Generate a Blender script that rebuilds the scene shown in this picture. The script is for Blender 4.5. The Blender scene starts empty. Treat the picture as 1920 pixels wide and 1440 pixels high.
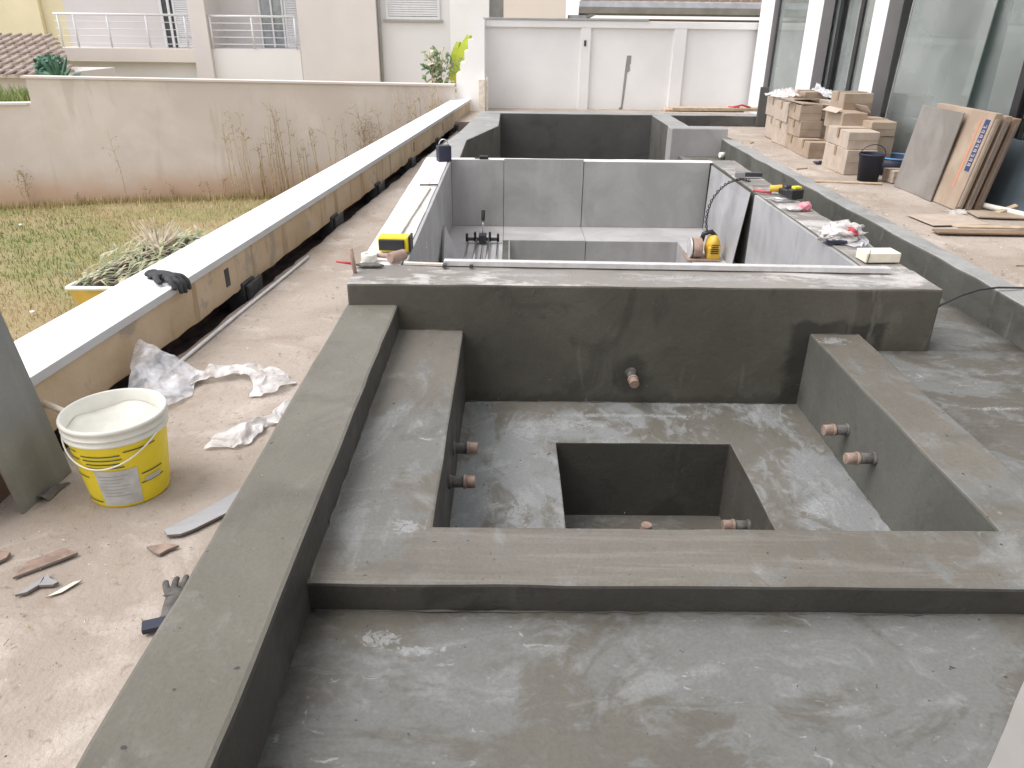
import bpy, bmesh, math, random
from mathutils import Vector, Matrix, noise
R = math.radians
sc = bpy.context.scene
C = sc.collection
random.seed(7)

# ------------------------------------------------------------------ camera
th, ya, ro = .4457, -.0064, .0121
right = Vector((math.cos(ya), math.sin(ya), 0)); fh = Vector((-math.sin(ya), math.cos(ya), 0)); zz = Vector((0, 0, 1))
fwd = fh*math.cos(th) - zz*math.sin(th); up = fh*math.sin(th) + zz*math.cos(th)
RR = right*math.cos(ro) + up*math.sin(ro); UU = up*math.cos(ro) - right*math.sin(ro)
cam = bpy.data.objects.new('camera', bpy.data.cameras.new('camera')); C.objects.link(cam)
cam.matrix_world = Matrix(((RR.x, UU.x, -fwd.x, 0), (RR.y, UU.y, -fwd.y, 0), (RR.z, UU.z, -fwd.z, 1.45), (0, 0, 0, 1)))
cam.data.sensor_width = 36; cam.data.lens = 1416.6/1920*36
cam.data.clip_start = .05; cam.data.clip_end = 1000
sc.camera = cam

# ------------------------------------------------------------------ light
SUN_EL, SUN_AZ = 60, -100         # overcast: soft sun high on the left
w = bpy.data.worlds.new("World"); sc.world = w; w.use_nodes = True
nt = w.node_tree; bg = nt.nodes['Background']
sky = nt.nodes.new('ShaderNodeTexSky'); sky.sky_type = 'NISHITA'; sky.sun_disc = False
sky.sun_elevation = R(SUN_EL); sky.sun_rotation = R(SUN_AZ); sky.dust_density = 1; sky.air_density = 1.0
hs = nt.nodes.new('ShaderNodeHueSaturation'); hs.inputs['Saturation'].default_value = .12
tint = nt.nodes.new('ShaderNodeMix'); tint.data_type = 'RGBA'; tint.blend_type = 'MULTIPLY'; tint.inputs[0].default_value = 1; tint.inputs[7].default_value = (1, .962, .965, 1)
nt.links.new(sky.outputs[0], hs.inputs['Color']); nt.links.new(hs.outputs[0], tint.inputs[6]); nt.links.new(tint.outputs[2], bg.inputs[0])
bg.inputs[1].default_value = .15
sl = bpy.data.lights.new('sun', 'SUN'); sl.energy = 1.0; sl.angle = R(35); sl.color = (1, .955, .925)
so = bpy.data.objects.new('sun', sl); C.objects.link(so)
d = Vector((math.sin(R(SUN_AZ))*math.cos(R(SUN_EL)), math.cos(R(SUN_AZ))*math.cos(R(SUN_EL)), math.sin(R(SUN_EL))))
so.rotation_euler = d.to_track_quat('Z', 'Y').to_euler(); so.location = (0, 0, 30)
sc.view_settings.view_transform = 'Standard'; sc.view_settings.look = 'None'
sc.view_settings.exposure = 1.15; sc.view_settings.gamma = 1
sc.cycles.max_bounces = 8; sc.cycles.transparent_max_bounces = 16

# ------------------------------------------------------------------ material helpers
class NT:
    def __init__(s, name):
        s.m = bpy.data.materials.new(name); s.m.use_nodes = True
        s.t = s.m.node_tree; s.n = s.t.nodes; s.l = s.t.links
        s.b = s.n['Principled BSDF']; s.g = s.n.new('ShaderNodeNewGeometry')
    def link(s, a, b): s.l.new(a, b)
    def noise(s, scale=1, det=5, rough=.55, dist=0, st=(1, 1, 1), off=(0, 0, 0), rot=0):
        mp = s.n.new('ShaderNodeMapping'); mp.inputs['Scale'].default_value = st; mp.inputs['Location'].default_value = off
        mp.inputs['Rotation'].default_value = (0, 0, rot)
        s.link(s.g.outputs['Position'], mp.inputs[0])
        n = s.n.new('ShaderNodeTexNoise'); n.inputs['Scale'].default_value = scale; n.inputs['Detail'].default_value = det
        n.inputs['Roughness'].default_value = rough; n.inputs['Distortion'].default_value = dist
        s.link(mp.outputs[0], n.inputs['Vector']); return n.outputs[0]
    def ramp(s, f, a, b, va=0, vb=1):
        r = s.n.new('ShaderNodeMapRange'); r.interpolation_type = 'SMOOTHSTEP'
        for i, v in enumerate((a, b, va, vb)): r.inputs[i+1].default_value = v
        s.link(f, r.inputs[0]); return r.outputs[0]
    def mix(s, f, a, b, mode='MIX'):
        m = s.n.new('ShaderNodeMix'); m.data_type = 'RGBA'; m.blend_type = mode
        for i, v in ((0, f), (6, a), (7, b)):
            if isinstance(v, (int, float)): m.inputs[i].default_value = v
            elif isinstance(v, tuple): m.inputs[i].default_value = (*v, 1)
            else: s.link(v, m.inputs[i])
        return m.outputs[2]
    def math(s, op, a, b):
        m = s.n.new('ShaderNodeMath'); m.operation = op
        for i, v in enumerate((a, b)):
            if isinstance(v, (int, float)): m.inputs[i].default_value = v
            else: s.link(v, m.inputs[i])
        return m.outputs[0]
    def sep(s, ax):
        q = s.n.new('ShaderNodeSeparateXYZ'); s.link(s.g.outputs['Position'], q.inputs[0]); return q.outputs[ax]
    def col(s, c):
        if isinstance(c, tuple): s.b.inputs['Base Color'].default_value = (*c, 1)
        else: s.link(c, s.b.inputs['Base Color'])
    def rough(s, r):
        if isinstance(r, (int, float)): s.b.inputs['Roughness'].default_value = r
        else: s.link(r, s.b.inputs['Roughness'])
    def bump(s, h, dist=.003, strength=.6):
        b = s.n.new('ShaderNodeBump'); b.inputs['Strength'].default_value = strength; b.inputs['Distance'].default_value = dist
        s.link(h, b.inputs['Height']); s.link(b.outputs[0], s.b.inputs['Normal'])

def simple(name, c, rough=.6, var=.12, metal=0, scale=6, spec=None, bump=0):
    t = NT(name); n = t.noise(scale, 5)
    a = tuple(max(0, x*(1-var)) for x in c); b = tuple(min(1, x*(1+var)) for x in c)
    t.col(t.mix(t.ramp(n, .3, .7), a, b)); t.rough(rough); t.b.inputs['Metallic'].default_value = metal
    if spec is not None: t.b.inputs['Specular IOR Level'].default_value = spec
    if bump: t.bump(t.noise(scale*8, 4), bump)
    return t.m

def concrete_flat(name, c1, c2, lait, amt, streak=(1, 1, 1), rot=0, sc_=1.0, seed=0, lo=.5, hi=.6, splats=(), zones=(), xstreak=None, smear=.4):
    t = NT(name)
    base = t.mix(t.ramp(t.noise(1.1*sc_, 6, .6, .4, off=(seed, 0, 0)), .35, .65), c1, c2)
    # broad laitance clouds with ragged edges and trowel streaks
    big = t.noise(1.5*sc_, 7, .62, 1.2, streak, off=(seed+3, 1, 2), rot=rot)
    for (cx, cy, rx, ry, amp_) in zones:      # patches where the laitance came up stronger
        q = t.math('ADD', t.math('POWER', t.math('MULTIPLY', t.math('ADD', t.sep(0), -cx), 1/rx), 2), t.math('POWER', t.math('MULTIPLY', t.math('ADD', t.sep(1), -cy), 1/ry), 2))
        big = t.math('ADD', big, t.ramp(q, 1.0, 0, 0, amp_))
    m1 = t.ramp(big, lo, hi)
    med = t.noise(7*sc_, 6, .6, 1.5, streak, off=(seed, 5, 2), rot=rot)
    m2 = t.math('MULTIPLY', t.ramp(med, .50, .62), t.ramp(big, lo-.12, lo+.04))
    m = t.math('MULTIPLY', t.math('MAXIMUM', m1, m2), amt)
    c = t.mix(m, base, lait)
    if xstreak:
        sn = t.noise(5, 7, .65, .6, (.22, 3.2, 1), off=(seed, 4, 1)); zone = t.ramp(t.sep(1), xstreak+.02, xstreak-.02)
        c = t.mix(t.math('MULTIPLY', t.math('MULTIPLY', t.ramp(sn, .50, .62), zone), .36), c, (.26, .245, .225))
        c = t.mix(t.math('MULTIPLY', t.math('MULTIPLY', t.ramp(sn, .43, .36), zone), .2), c, tuple(x*.6 for x in c1))
    for (cx, cy, rx, ry) in splats:
        q = t.math('ADD', t.math('POWER', t.math('MULTIPLY', t.math('ADD', t.sep(0), -cx), 1/rx), 2), t.math('POWER', t.math('MULTIPLY', t.math('ADD', t.sep(1), -cy), 1/ry), 2))
        q = t.math('ADD', q, t.math('MULTIPLY', t.math('ADD', t.noise(22/max(1, ry/.04)**.3, 6, .7, 2, off=(seed, 0, 9)), -.5), 9))
        c = t.mix(t.ramp(q, 1.1, .1, 0, .6), c, (.36, .375, .378))
    wht = t.math('MULTIPLY', t.ramp(t.noise(9*sc_, 6, .65, 2.2, streak, off=(seed, 9, 4), rot=rot), .63, .69), t.ramp(big, lo-.05, hi))
    c = t.mix(t.math('MULTIPLY', wht, .7), c, (.38, .395, .395))
    sm = t.math('MULTIPLY', t.ramp(t.noise(2.8*sc_, 8, .66, 2.2, streak, off=(seed, 12, 4), rot=rot), .50, .68), t.ramp(big, lo-.10, lo+.05))
    c = t.mix(t.math('MULTIPLY', sm, smear*amt), c, (.33, .345, .345))
    dk = t.ramp(t.noise(2.6*sc_, 5, .6, 1.0, off=(seed+8, 2, 2)), .56, .70)
    c = t.mix(t.math('MULTIPLY', dk, .35), c, tuple(x*.6 for x in c1))
    fine = t.noise(90, 4, .6); c = t.mix(t.ramp(fine, .3, .7, .0, .22), c, tuple(x*.55 for x in c1))
    pit = t.ramp(t.noise(34, 2, .5, off=(2, 2, 2)), .73, .76); c = t.mix(t.math('MULTIPLY', pit, .8), c, (.03, .03, .03))
    t.col(c)
    t.rough(t.ramp(t.math('ADD', t.math('MULTIPLY', big, .6), t.math('MULTIPLY', med, .4)), .38, .62, .58, .85))
    h = t.math('ADD', t.math('MULTIPLY', t.noise(28, 5, .6, .8, streak, rot=rot), .6), t.math('ADD', t.math('MULTIPLY', fine, .15), t.math('MULTIPLY', med, .9)))
    t.bump(h, .006, .55)
    return t.m

def concrete_wall(name, c1, c2, dark, seed=0, joint=False):
    t = NT(name)
    c = t.mix(t.ramp(t.noise(1.6, 6, .6, .6, (1, 1, .7), off=(seed, 0, 0)), .35, .65), c1, c2)
    c = t.mix(t.ramp(t.noise(2.1, 6, .6, 1.4, off=(seed+4, 0, 0)), .54, .66, 0, .6), c, dark)
    dr = t.ramp(t.noise(9, 5, .6, .3, (1, 1, .12), off=(seed, 3, 0)), .62, .72, 0, .4); c = t.mix(dr, c, tuple(x*1.7 for x in c2))
    c = t.mix(t.ramp(t.noise(12, 6, .65, 2, off=(seed, 1, 7)), .68, .73, 0, .5), c, tuple(x*2.2 for x in c2))
    if joint:      # damp patch where the right bench was keyed into the wall, dry skin at its foot
        nn = t.math('MULTIPLY', t.math('ADD', t.noise(9, 6, .65, .5, off=(3, 1, 1)), -.5), .16)
        xx = t.math('ADD', t.sep(0), nn); z_ = t.math('ADD', t.sep(2), nn)
        bx = t.math('MULTIPLY', t.ramp(xx, 1.44, 1.50), t.ramp(xx, 1.98, 1.92)); bz = t.ramp(z_, .085, .05)
        c = t.mix(t.math('MULTIPLY', t.math('MULTIPLY', bx, bz), .8), c, tuple(x*.55 for x in dark))
        c = t.mix(t.math('MULTIPLY', t.ramp(xx, 1.6, 1.9), t.ramp(t.noise(6, 6, .65, .6, (1, 1, .3), off=(1, 0, 5)), .50, .62, 0, .6)), c, tuple(x*1.6 for x in c2))
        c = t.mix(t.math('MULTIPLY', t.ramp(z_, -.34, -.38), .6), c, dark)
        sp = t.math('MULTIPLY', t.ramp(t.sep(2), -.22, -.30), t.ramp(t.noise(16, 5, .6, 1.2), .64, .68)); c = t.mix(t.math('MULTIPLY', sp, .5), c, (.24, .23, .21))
        px = t.math('ADD', t.math('POWER', t.math('MULTIPLY', t.math('ADD', xx, -.656), 9), 2), t.math('POWER', t.math('MULTIPLY', t.math('ADD', z_, .24), 8), 2))
        c = t.mix(t.ramp(px, 1.2, .2, 0, .7), c, tuple(x*.8 for x in dark))
    fine = t.noise(90, 4, .6); c = t.mix(t.ramp(fine, .3, .7, 0, .2), c, dark)
    t.col(c); t.rough(t.ramp(t.noise(3, 5), .35, .65, .5, .85))
    t.bump(t.math('ADD', t.noise(30, 5, .6, .5), t.math('MULTIPLY', t.noise(6, 4), 1.5)), .005, .5)
    return t.m

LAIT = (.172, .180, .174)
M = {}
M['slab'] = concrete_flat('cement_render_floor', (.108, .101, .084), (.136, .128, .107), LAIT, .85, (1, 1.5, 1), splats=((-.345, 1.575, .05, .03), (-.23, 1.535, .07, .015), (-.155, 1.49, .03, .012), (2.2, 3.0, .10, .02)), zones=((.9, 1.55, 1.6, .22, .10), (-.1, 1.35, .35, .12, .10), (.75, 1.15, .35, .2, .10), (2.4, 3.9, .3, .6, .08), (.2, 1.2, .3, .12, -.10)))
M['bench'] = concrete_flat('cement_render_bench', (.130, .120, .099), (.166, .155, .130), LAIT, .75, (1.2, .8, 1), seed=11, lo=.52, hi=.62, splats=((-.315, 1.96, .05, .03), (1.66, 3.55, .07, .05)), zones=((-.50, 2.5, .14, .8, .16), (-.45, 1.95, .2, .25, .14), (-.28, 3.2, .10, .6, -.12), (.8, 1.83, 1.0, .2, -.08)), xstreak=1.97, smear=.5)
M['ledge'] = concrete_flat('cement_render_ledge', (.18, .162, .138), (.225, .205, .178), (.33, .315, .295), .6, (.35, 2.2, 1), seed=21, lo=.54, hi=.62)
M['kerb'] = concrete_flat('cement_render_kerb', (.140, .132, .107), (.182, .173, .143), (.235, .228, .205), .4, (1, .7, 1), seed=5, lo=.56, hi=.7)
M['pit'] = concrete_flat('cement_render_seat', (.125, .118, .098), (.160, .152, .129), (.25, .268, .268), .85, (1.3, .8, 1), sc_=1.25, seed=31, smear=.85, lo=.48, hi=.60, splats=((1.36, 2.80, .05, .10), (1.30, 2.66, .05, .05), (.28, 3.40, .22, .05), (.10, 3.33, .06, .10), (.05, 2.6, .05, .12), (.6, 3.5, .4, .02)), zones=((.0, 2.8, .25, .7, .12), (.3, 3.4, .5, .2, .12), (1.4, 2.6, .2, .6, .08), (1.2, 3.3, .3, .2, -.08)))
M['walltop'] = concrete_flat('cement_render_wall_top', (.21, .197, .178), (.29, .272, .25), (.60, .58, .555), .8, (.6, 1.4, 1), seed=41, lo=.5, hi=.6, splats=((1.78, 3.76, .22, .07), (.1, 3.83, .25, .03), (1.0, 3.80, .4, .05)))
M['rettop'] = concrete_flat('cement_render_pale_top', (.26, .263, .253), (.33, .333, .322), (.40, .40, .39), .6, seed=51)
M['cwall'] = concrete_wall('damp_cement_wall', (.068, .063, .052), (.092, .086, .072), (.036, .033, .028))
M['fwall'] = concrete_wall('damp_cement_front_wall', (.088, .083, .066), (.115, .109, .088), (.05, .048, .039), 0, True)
M['cwall2'] = concrete_wall('damp_cement_pale', (.098, .098, .083), (.130, .130, .112), (.06, .059, .05), seed=9)  # lighter copy of the damp cement, paints light onto the left-facing sides
M['cwalldark'] = concrete_wall('damp_cement_shaded', (.058, .055, .048), (.078, .074, .065), (.036, .034, .030), seed=14)  # darker copy of the damp cement, shade mixed into its colour
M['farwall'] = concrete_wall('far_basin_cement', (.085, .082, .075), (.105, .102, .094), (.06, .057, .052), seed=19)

def sandmat():
    t = NT('sandy_cement_ground')
    c = t.mix(t.ramp(t.noise(.9, 6, .6, .5), .35, .65), (.345, .296, .248), (.445, .390, .335))
    c = t.mix(t.ramp(t.noise(2.4, 6, .62, 1.0, off=(4, 4, 0)), .52, .66, 0, .6), c, (.56, .50, .445))
    c = t.mix(t.ramp(t.noise(1.7, 7, .65, 1.0, off=(9, 1, 0)), .52, .66, 0, .55), c, (.30, .235, .18))
    c = t.mix(t.ramp(t.noise(14, 7, .7, 1.5, off=(3, 3, 0)), .60, .68, 0, .4), c, (.26, .21, .165))
    c = t.mix(t.ramp(t.noise(38, 5, .62, .6), .58, .68, 0, .6), c, (.24, .19, .15))
    c = t.mix(t.ramp(t.noise(120, 3, .6), .35, .7, 0, .2), c, (.3, .24, .19))
    c = t.mix(t.ramp(t.noise(55, 2, .5, off=(1, 7, 0)), .75, .78), c, (.06, .05, .04))
    t.col(c); t.rough(.9)
    t.bump(t.math('ADD', t.math('MULTIPLY', t.noise(7, 6, .65, .6), 2.2), t.noise(70, 4, .6)), .007, .6)
    return t.m
M['sand'] = sandmat()
def beammat():
    t = NT('weathered_concrete_beam')
    c = t.mix(t.ramp(t.noise(1.6, 6, .6, .5), .35, .65), (.46, .345, .215), (.57, .46, .33))
    c = t.mix(t.ramp(t.noise(7, 6, .6, .4, (1, 1, .15)), .54, .66, 0, .65), c, (.27, .19, .115))
    c = t.mix(t.ramp(t.noise(3, 6, .6, 1.2, off=(0, 3, 0)), .55, .66, 0, .65), c, (.29, .265, .24))
    c = t.mix(t.ramp(t.sep(2), .10, .03, 0, .35), c, (.55, .36, .18))
    t.col(c); t.rough(.85); t.bump(t.noise(25, 6, .6, .5), .006, .6); return t.m
M['beam'] = beammat()
def nbwallmat():
    t = NT('stained_render_wall')
    c = t.mix(t.ramp(t.noise(.7, 6, .6, .5), .35, .65), (.60, .54, .49), (.70, .645, .595))
    c = t.mix(t.ramp(t.noise(1.0, 7, .62, .8, off=(5, 0, 2)), .52, .58, 0, .38), c, (.62, .56, .50))
    c = t.mix(t.ramp(t.noise(4, 6, .6, .3, (1, 1, .12)), .56, .66, 0, .3), c, (.42, .36, .29))
    z = t.math('ADD', t.sep(2), t.math('MULTIPLY', t.noise(2.2, 5), .5))
    c = t.mix(t.ramp(z, -.30, -.85, 0, .85), c, (.55, .37, .25))
    t.col(c); t.rough(.9); t.bump(t.noise(20, 5), .004, .5); return t.m
M['nbwall'] = nbwallmat()
def lawnmat():
    t = NT('dry_lawn_soil')
    c = t.mix(t.ramp(t.noise(.6, 6, .6, .5), .42, .6), (.36, .29, .16), (.25, .25, .10))
    c = t.mix(t.ramp(t.noise(9, 6, .65), .4, .65, 0, .7), c, (.37, .30, .16))
    t.col(c); t.rough(.95); t.bump(t.noise(30, 5, .7), .03, .8); return t.m
M['lawn'] = lawnmat()
def tilemat(name, c1, c2, seed=0):
    t = NT(name)
    c = t.mix(t.ramp(t.noise(1.8, 6, .6, .8, off=(seed, 0, 0)), .35, .65), c1, c2)
    c = t.mix(t.ramp(t.noise(5, 5, .6, .2, (1, 1, .15), off=(seed, 2, 0)), .5, .7, 0, .22), c, tuple(min(1, x*1.4) for x in c2))
    c = t.mix(t.ramp(t.noise(110, 3), .35, .7, 0, .12), c, tuple(x*.6 for x in c1))
    t.col(c); t.rough(t.ramp(t.noise(4, 4), .3, .7, .4, .6)); t.bump(t.noise(80, 3), .0008, .3); return t.m
M['tile'] = tilemat('cement_look_tile', (.33, .325, .32), (.41, .405, .40))
M['tileR'] = tilemat('cement_look_tile_dusty', (.31, .313, .322), (.41, .413, .42), 7)
M['tileB'] = tilemat('dusty_brown_grey_tile', (.20, .185, .165), (.28, .262, .24), 17)
M['tiledark'] = tilemat('cement_look_tile_olive', (.19, .20, .195), (.27, .28, .27), 3)
M['tilefloor'] = tilemat('cement_look_tile_bench', (.40, .395, .39), (.50, .495, .485), 5)
M['tilecore'] = simple('tile_edge_body', (.22, .19, .17), .7)
M['white'] = simple('white_wall_paint', (.80, .80, .79), .7, .03, scale=2)
def whitewallmat():
    t = NT('white_plaster_wall'); c = t.mix(t.ramp(t.noise(.8, 5), .35, .65), (.76, .76, .75), (.83, .83, .82))
    c = t.mix(t.ramp(t.math('ADD', t.sep(2), t.math('MULTIPLY', t.noise(3, 5), .4)), .6, .1, 0, .35), c, (.70, .63, .56))
    t.col(c); t.rough(.8); return t.m
M['whitewall'] = whitewallmat()
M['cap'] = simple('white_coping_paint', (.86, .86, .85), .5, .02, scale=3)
M['capside'] = simple('coping_side_shade', (.54, .56, .58), .6, .05, scale=5)  # darker copy of the coping white, side shade mixed into the colour
M['whitetop'] = concrete_flat('white_wall_top', (.74, .715, .67), (.86, .85, .83), (.88, .87, .85), .6, (1, .5, 1), seed=61)  # near-white finish for the left and rear pool wall tops
M['black'] = simple('black_plastic', (.02, .021, .024), .4, .2)
M['rubber'] = simple('black_rubber', (.035, .037, .04), .75, .25, scale=40)
M['dark'] = simple('dark_trench_soil', (.085, .062, .055), .95, .4, scale=12, bump=.01)
M['bitumen'] = simple('bituminous_pad', (.055, .058, .062), .7, .3, scale=20, bump=.004)
M['steel'] = simple('brushed_steel', (.62, .63, .64), .3, .08, 1, 30)
M['darksteel'] = simple('dark_painted_steel', (.06, .062, .068), .45, .2, .3, 30)
M['alu'] = simple('dusty_aluminium', (.66, .66, .65), .5, .08, .35, 20)
M['yellowtool'] = simple('yellow_tool_housing', (.72, .45, .05), .4, .06)
M['yellow'] = simple('yellow_plastic', (.88, .70, .03), .45, .05)
M['yskip'] = simple('yellow_painted_tub', (.70, .48, .10), .6, .12)
M['pailwhite'] = simple('white_pail_plastic', (.78, .78, .70), .4, .05, scale=12)
M['paste'] = simple('cream_filler_paste', (.76, .76, .68), .7, .06, scale=14, bump=.004)
M['greylabel'] = simple('grey_printed_panel', (.55, .56, .54), .6, .12, scale=20)
M['ink'] = simple('dark_print_ink', (.06, .09, .07), .6, .2)
M['pvc'] = simple('dusty_brown_pvc', (.30, .22, .175), .55, .25, scale=30)
M['pvcgrey'] = simple('cement_smeared_pipe', (.11, .105, .095), .8, .35, scale=30, bump=.004)
M['wood'] = simple('sawn_wood', (.50, .38, .26), .8, .18, scale=14)
M['palewood'] = simple('pale_batten', (.74, .68, .58), .75, .12, scale=16)
M['handle'] = simple('worn_wood_handle', (.38, .27, .22), .7, .2, scale=20)
M['foam'] = simple('cream_foam_block', (.78, .74, .60), .8, .06, scale=10)
M['red'] = simple('faded_red', (.50, .06, .07), .5, .15)
M['pink'] = simple('pink_plastic', (.80, .30, .36), .5, .1)
M['blue'] = simple('blue_plastic', (.10, .30, .60), .5, .12)
M['navy'] = simple('navy_plastic', (.022, .026, .05), .5, .2)
M['housegrey'] = simple('pale_grey_render', (.64, .62, .615), .85, .04, scale=.7)
M['houselilac'] = simple('light_grey_render', (.74, .735, .755), .85, .03, scale=.6)
M['housebeige'] = simple('warm_grey_render', (.67, .632, .62), .85, .04, scale=.6)
M['housewhite'] = simple('house_white_paint', (.76, .75, .75), .8, .03, scale=.6)
M['housecream'] = simple('cream_yellow_render', (.74, .68, .48), .85, .06, scale=.6)
M['housefascia'] = simple('balcony_fascia_paint', (.68, .63, .59), .8, .04, scale=.8)
M['peach'] = simple('peach_render', (.82, .74, .66), .85, .03, scale=.6)
M['shutter'] = simple('white_shutter_paint', (.72, .73, .75), .5, .03)
M['glassdark'] = simple('curtained_window_glass', (.28, .31, .32), .15, .25, scale=3)
M['opening'] = simple('dark_opening', (.06, .065, .07), .6, .2)
M['pipegrey'] = simple('grey_downpipe', (.35, .35, .36), .6, .1)
M['grey'] = simple('grey_paint', (.36, .36, .355), .6, .08)
M['pillar'] = simple('white_pillar_paint', (.80, .81, .83), .6, .03, scale=2)
M['pillarside'] = simple('pillar_shade_grey', (.30, .285, .29), .7, .06, scale=3)  # grey that paints shade onto the white pillars
M['gutter'] = simple('zinc_gutter', (.46, .47, .50), .45, .12, .4, 5)
M['twig'] = simple('dry_stalk', (.42, .33, .20), .9, .3, scale=20)
M['drystalk2'] = simple('pale_dry_straw', (.52, .42, .28), .9, .25, scale=20)
M['seed'] = simple('brown_seed_heads', (.30, .23, .15), .9, .3, scale=20)
M['interior'] = simple('interior_plaster', (.72, .72, .72), .85, .1, scale=1)
M['intfloor'] = simple('interior_screed', (.30, .31, .30), .6, .15, scale=2)
M['darkreflect'] = simple('dark_blue_grey_reflection', (.075, .10, .115), .5, .25, scale=3)

def cardmat():
    t = NT('corrugated_cardboard'); c = t.mix(t.ramp(t.noise(5, 5), .35, .65), (.33, .255, .19), (.40, .32, .245))
    c = t.mix(t.ramp(t.noise(12, 5, .6, 1), .6, .7, 0, .35), c, (.33, .235, .16)); t.col(c); t.rough(.85)
    t.bump(t.noise(40, 3, .5, 0, (1, 1, 6)), .001, .4); return t.m
M['card'] = cardmat(); M['columnpaint'] = simple('off_white_rough_plaster', (.38, .365, .345), .85, .06, scale=4)
M['cardpale'] = simple('dusty_cardboard', (.46, .385, .315), .9, .1, scale=9)
M['carddark'] = simple('cardboard_brown_side', (.24, .165, .11), .9, .12, scale=9)
M['tape'] = simple('brown_parcel_tape', (.34, .24, .15), .4, .08)
def rooftile(name, c1, c2):
    t = NT(name); wv = t.n.new('ShaderNodeTexWave'); wv.bands_direction = 'Z'; wv.inputs['Scale'].default_value = 1.6; wv.inputs['Distortion'].default_value = .6
    t.link(t.g.outputs['Position'], wv.inputs['Vector'])
    t.col(t.mix(wv.outputs['Fac'], c1, c2)); t.rough(.85); return t.m
M['rooftile'] = rooftile('weathered_roof_tiles', (.38, .31, .27), (.52, .45, .40))
M['terracotta'] = rooftile('pale_terracotta_tiles', (.40, .30, .22), (.60, .50, .38))
def leafmat(name, c1, c2, sc_=3, tr=.0):
    t = NT(name); t.col(t.mix(t.ramp(t.noise(sc_, 4), .35, .65), c1, c2)); t.rough(.7)
    return t.m
M['grassA'] = leafmat('grass_dry_blades', (.40, .32, .15), (.54, .44, .23))
M['grassB'] = leafmat('grass_green_blades', (.17, .23, .06), (.30, .33, .10))
M['leaf'] = leafmat('shrub_leaves', (.10, .17, .07), (.22, .28, .13))
M['agave'] = leafmat('agave_leaves', (.05, .14, .09), (.12, .24, .16))
M['banana'] = leafmat('banana_leaf', (.26, .42, .05), (.62, .66, .06), 1.5)
M['tallgrass'] = leafmat('tall_garden_grass', (.16, .24, .06), (.36, .40, .14))
M['palm'] = leafmat('palm_cuttings', (.15, .20, .09), (.46, .43, .28), 9)
M['palmdry'] = leafmat('dried_palm_fan', (.48, .40, .29), (.66, .58, .46), 8)
def filmmat(name, c=(.82, .83, .86), a=.48):
    t = NT(name); t.col(t.mix(t.ramp(t.noise(14, 4), .3, .7), tuple(x*.8 for x in c), c)); t.rough(.35)
    t.link(t.ramp(t.noise(9, 4, .6, 1), .3, .7, a-.2, min(1, a+.35)), t.b.inputs['Alpha']); t.bump(t.noise(40, 4, .6, 1), .004, .7)
    return t.m
M['film'] = filmmat('crumpled_plastic_film')
M['filmdense'] = filmmat('crumpled_white_bag', (.84, .82, .80), .62)
def glassmat(name, tint=(.80, .86, .85), refl=.2):
    t = NT(name); t.n.remove(t.b); o = t.n['Material Output']
    tr = t.n.new('ShaderNodeBsdfTransparent'); tr.inputs[0].default_value = (*tint, 1)
    gl = t.n.new('ShaderNodeBsdfGlossy'); gl.inputs[0].default_value = (.9, .95, .93, 1); gl.inputs['Roughness'].default_value = .03
    b = t.n.new('ShaderNodeBump'); b.inputs['Strength'].default_value = .004; t.link(t.noise(2, 2), b.inputs['Height']); t.link(b.outputs[0], gl.inputs['Normal'])
    fr = t.n.new('ShaderNodeFresnel'); fr.inputs[0].default_value = 1.7
    mx = t.n.new('ShaderNodeMixShader'); t.link(t.math('ADD', fr.outputs[0], refl*.6), mx.inputs[0]); t.link(tr.outputs[0], mx.inputs[1]); t.link(gl.outputs[0], mx.inputs[2])
    # thin dusty film
    df = t.n.new('ShaderNodeBsdfDiffuse'); df.inputs[0].default_value = (.56, .60, .59, 1)
    m2 = t.n.new('ShaderNodeMixShader'); t.link(t.ramp(t.noise(1.5, 5), .3, .7, .18, .36), m2.inputs[0]); t.link(mx.outputs[0], m2.inputs[1]); t.link(df.outputs[0], m2.inputs[2])
    t.link(m2.outputs[0], o.inputs[0]); return t.m
M['glass'] = glassmat('greenish_dusty_glass')

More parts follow.
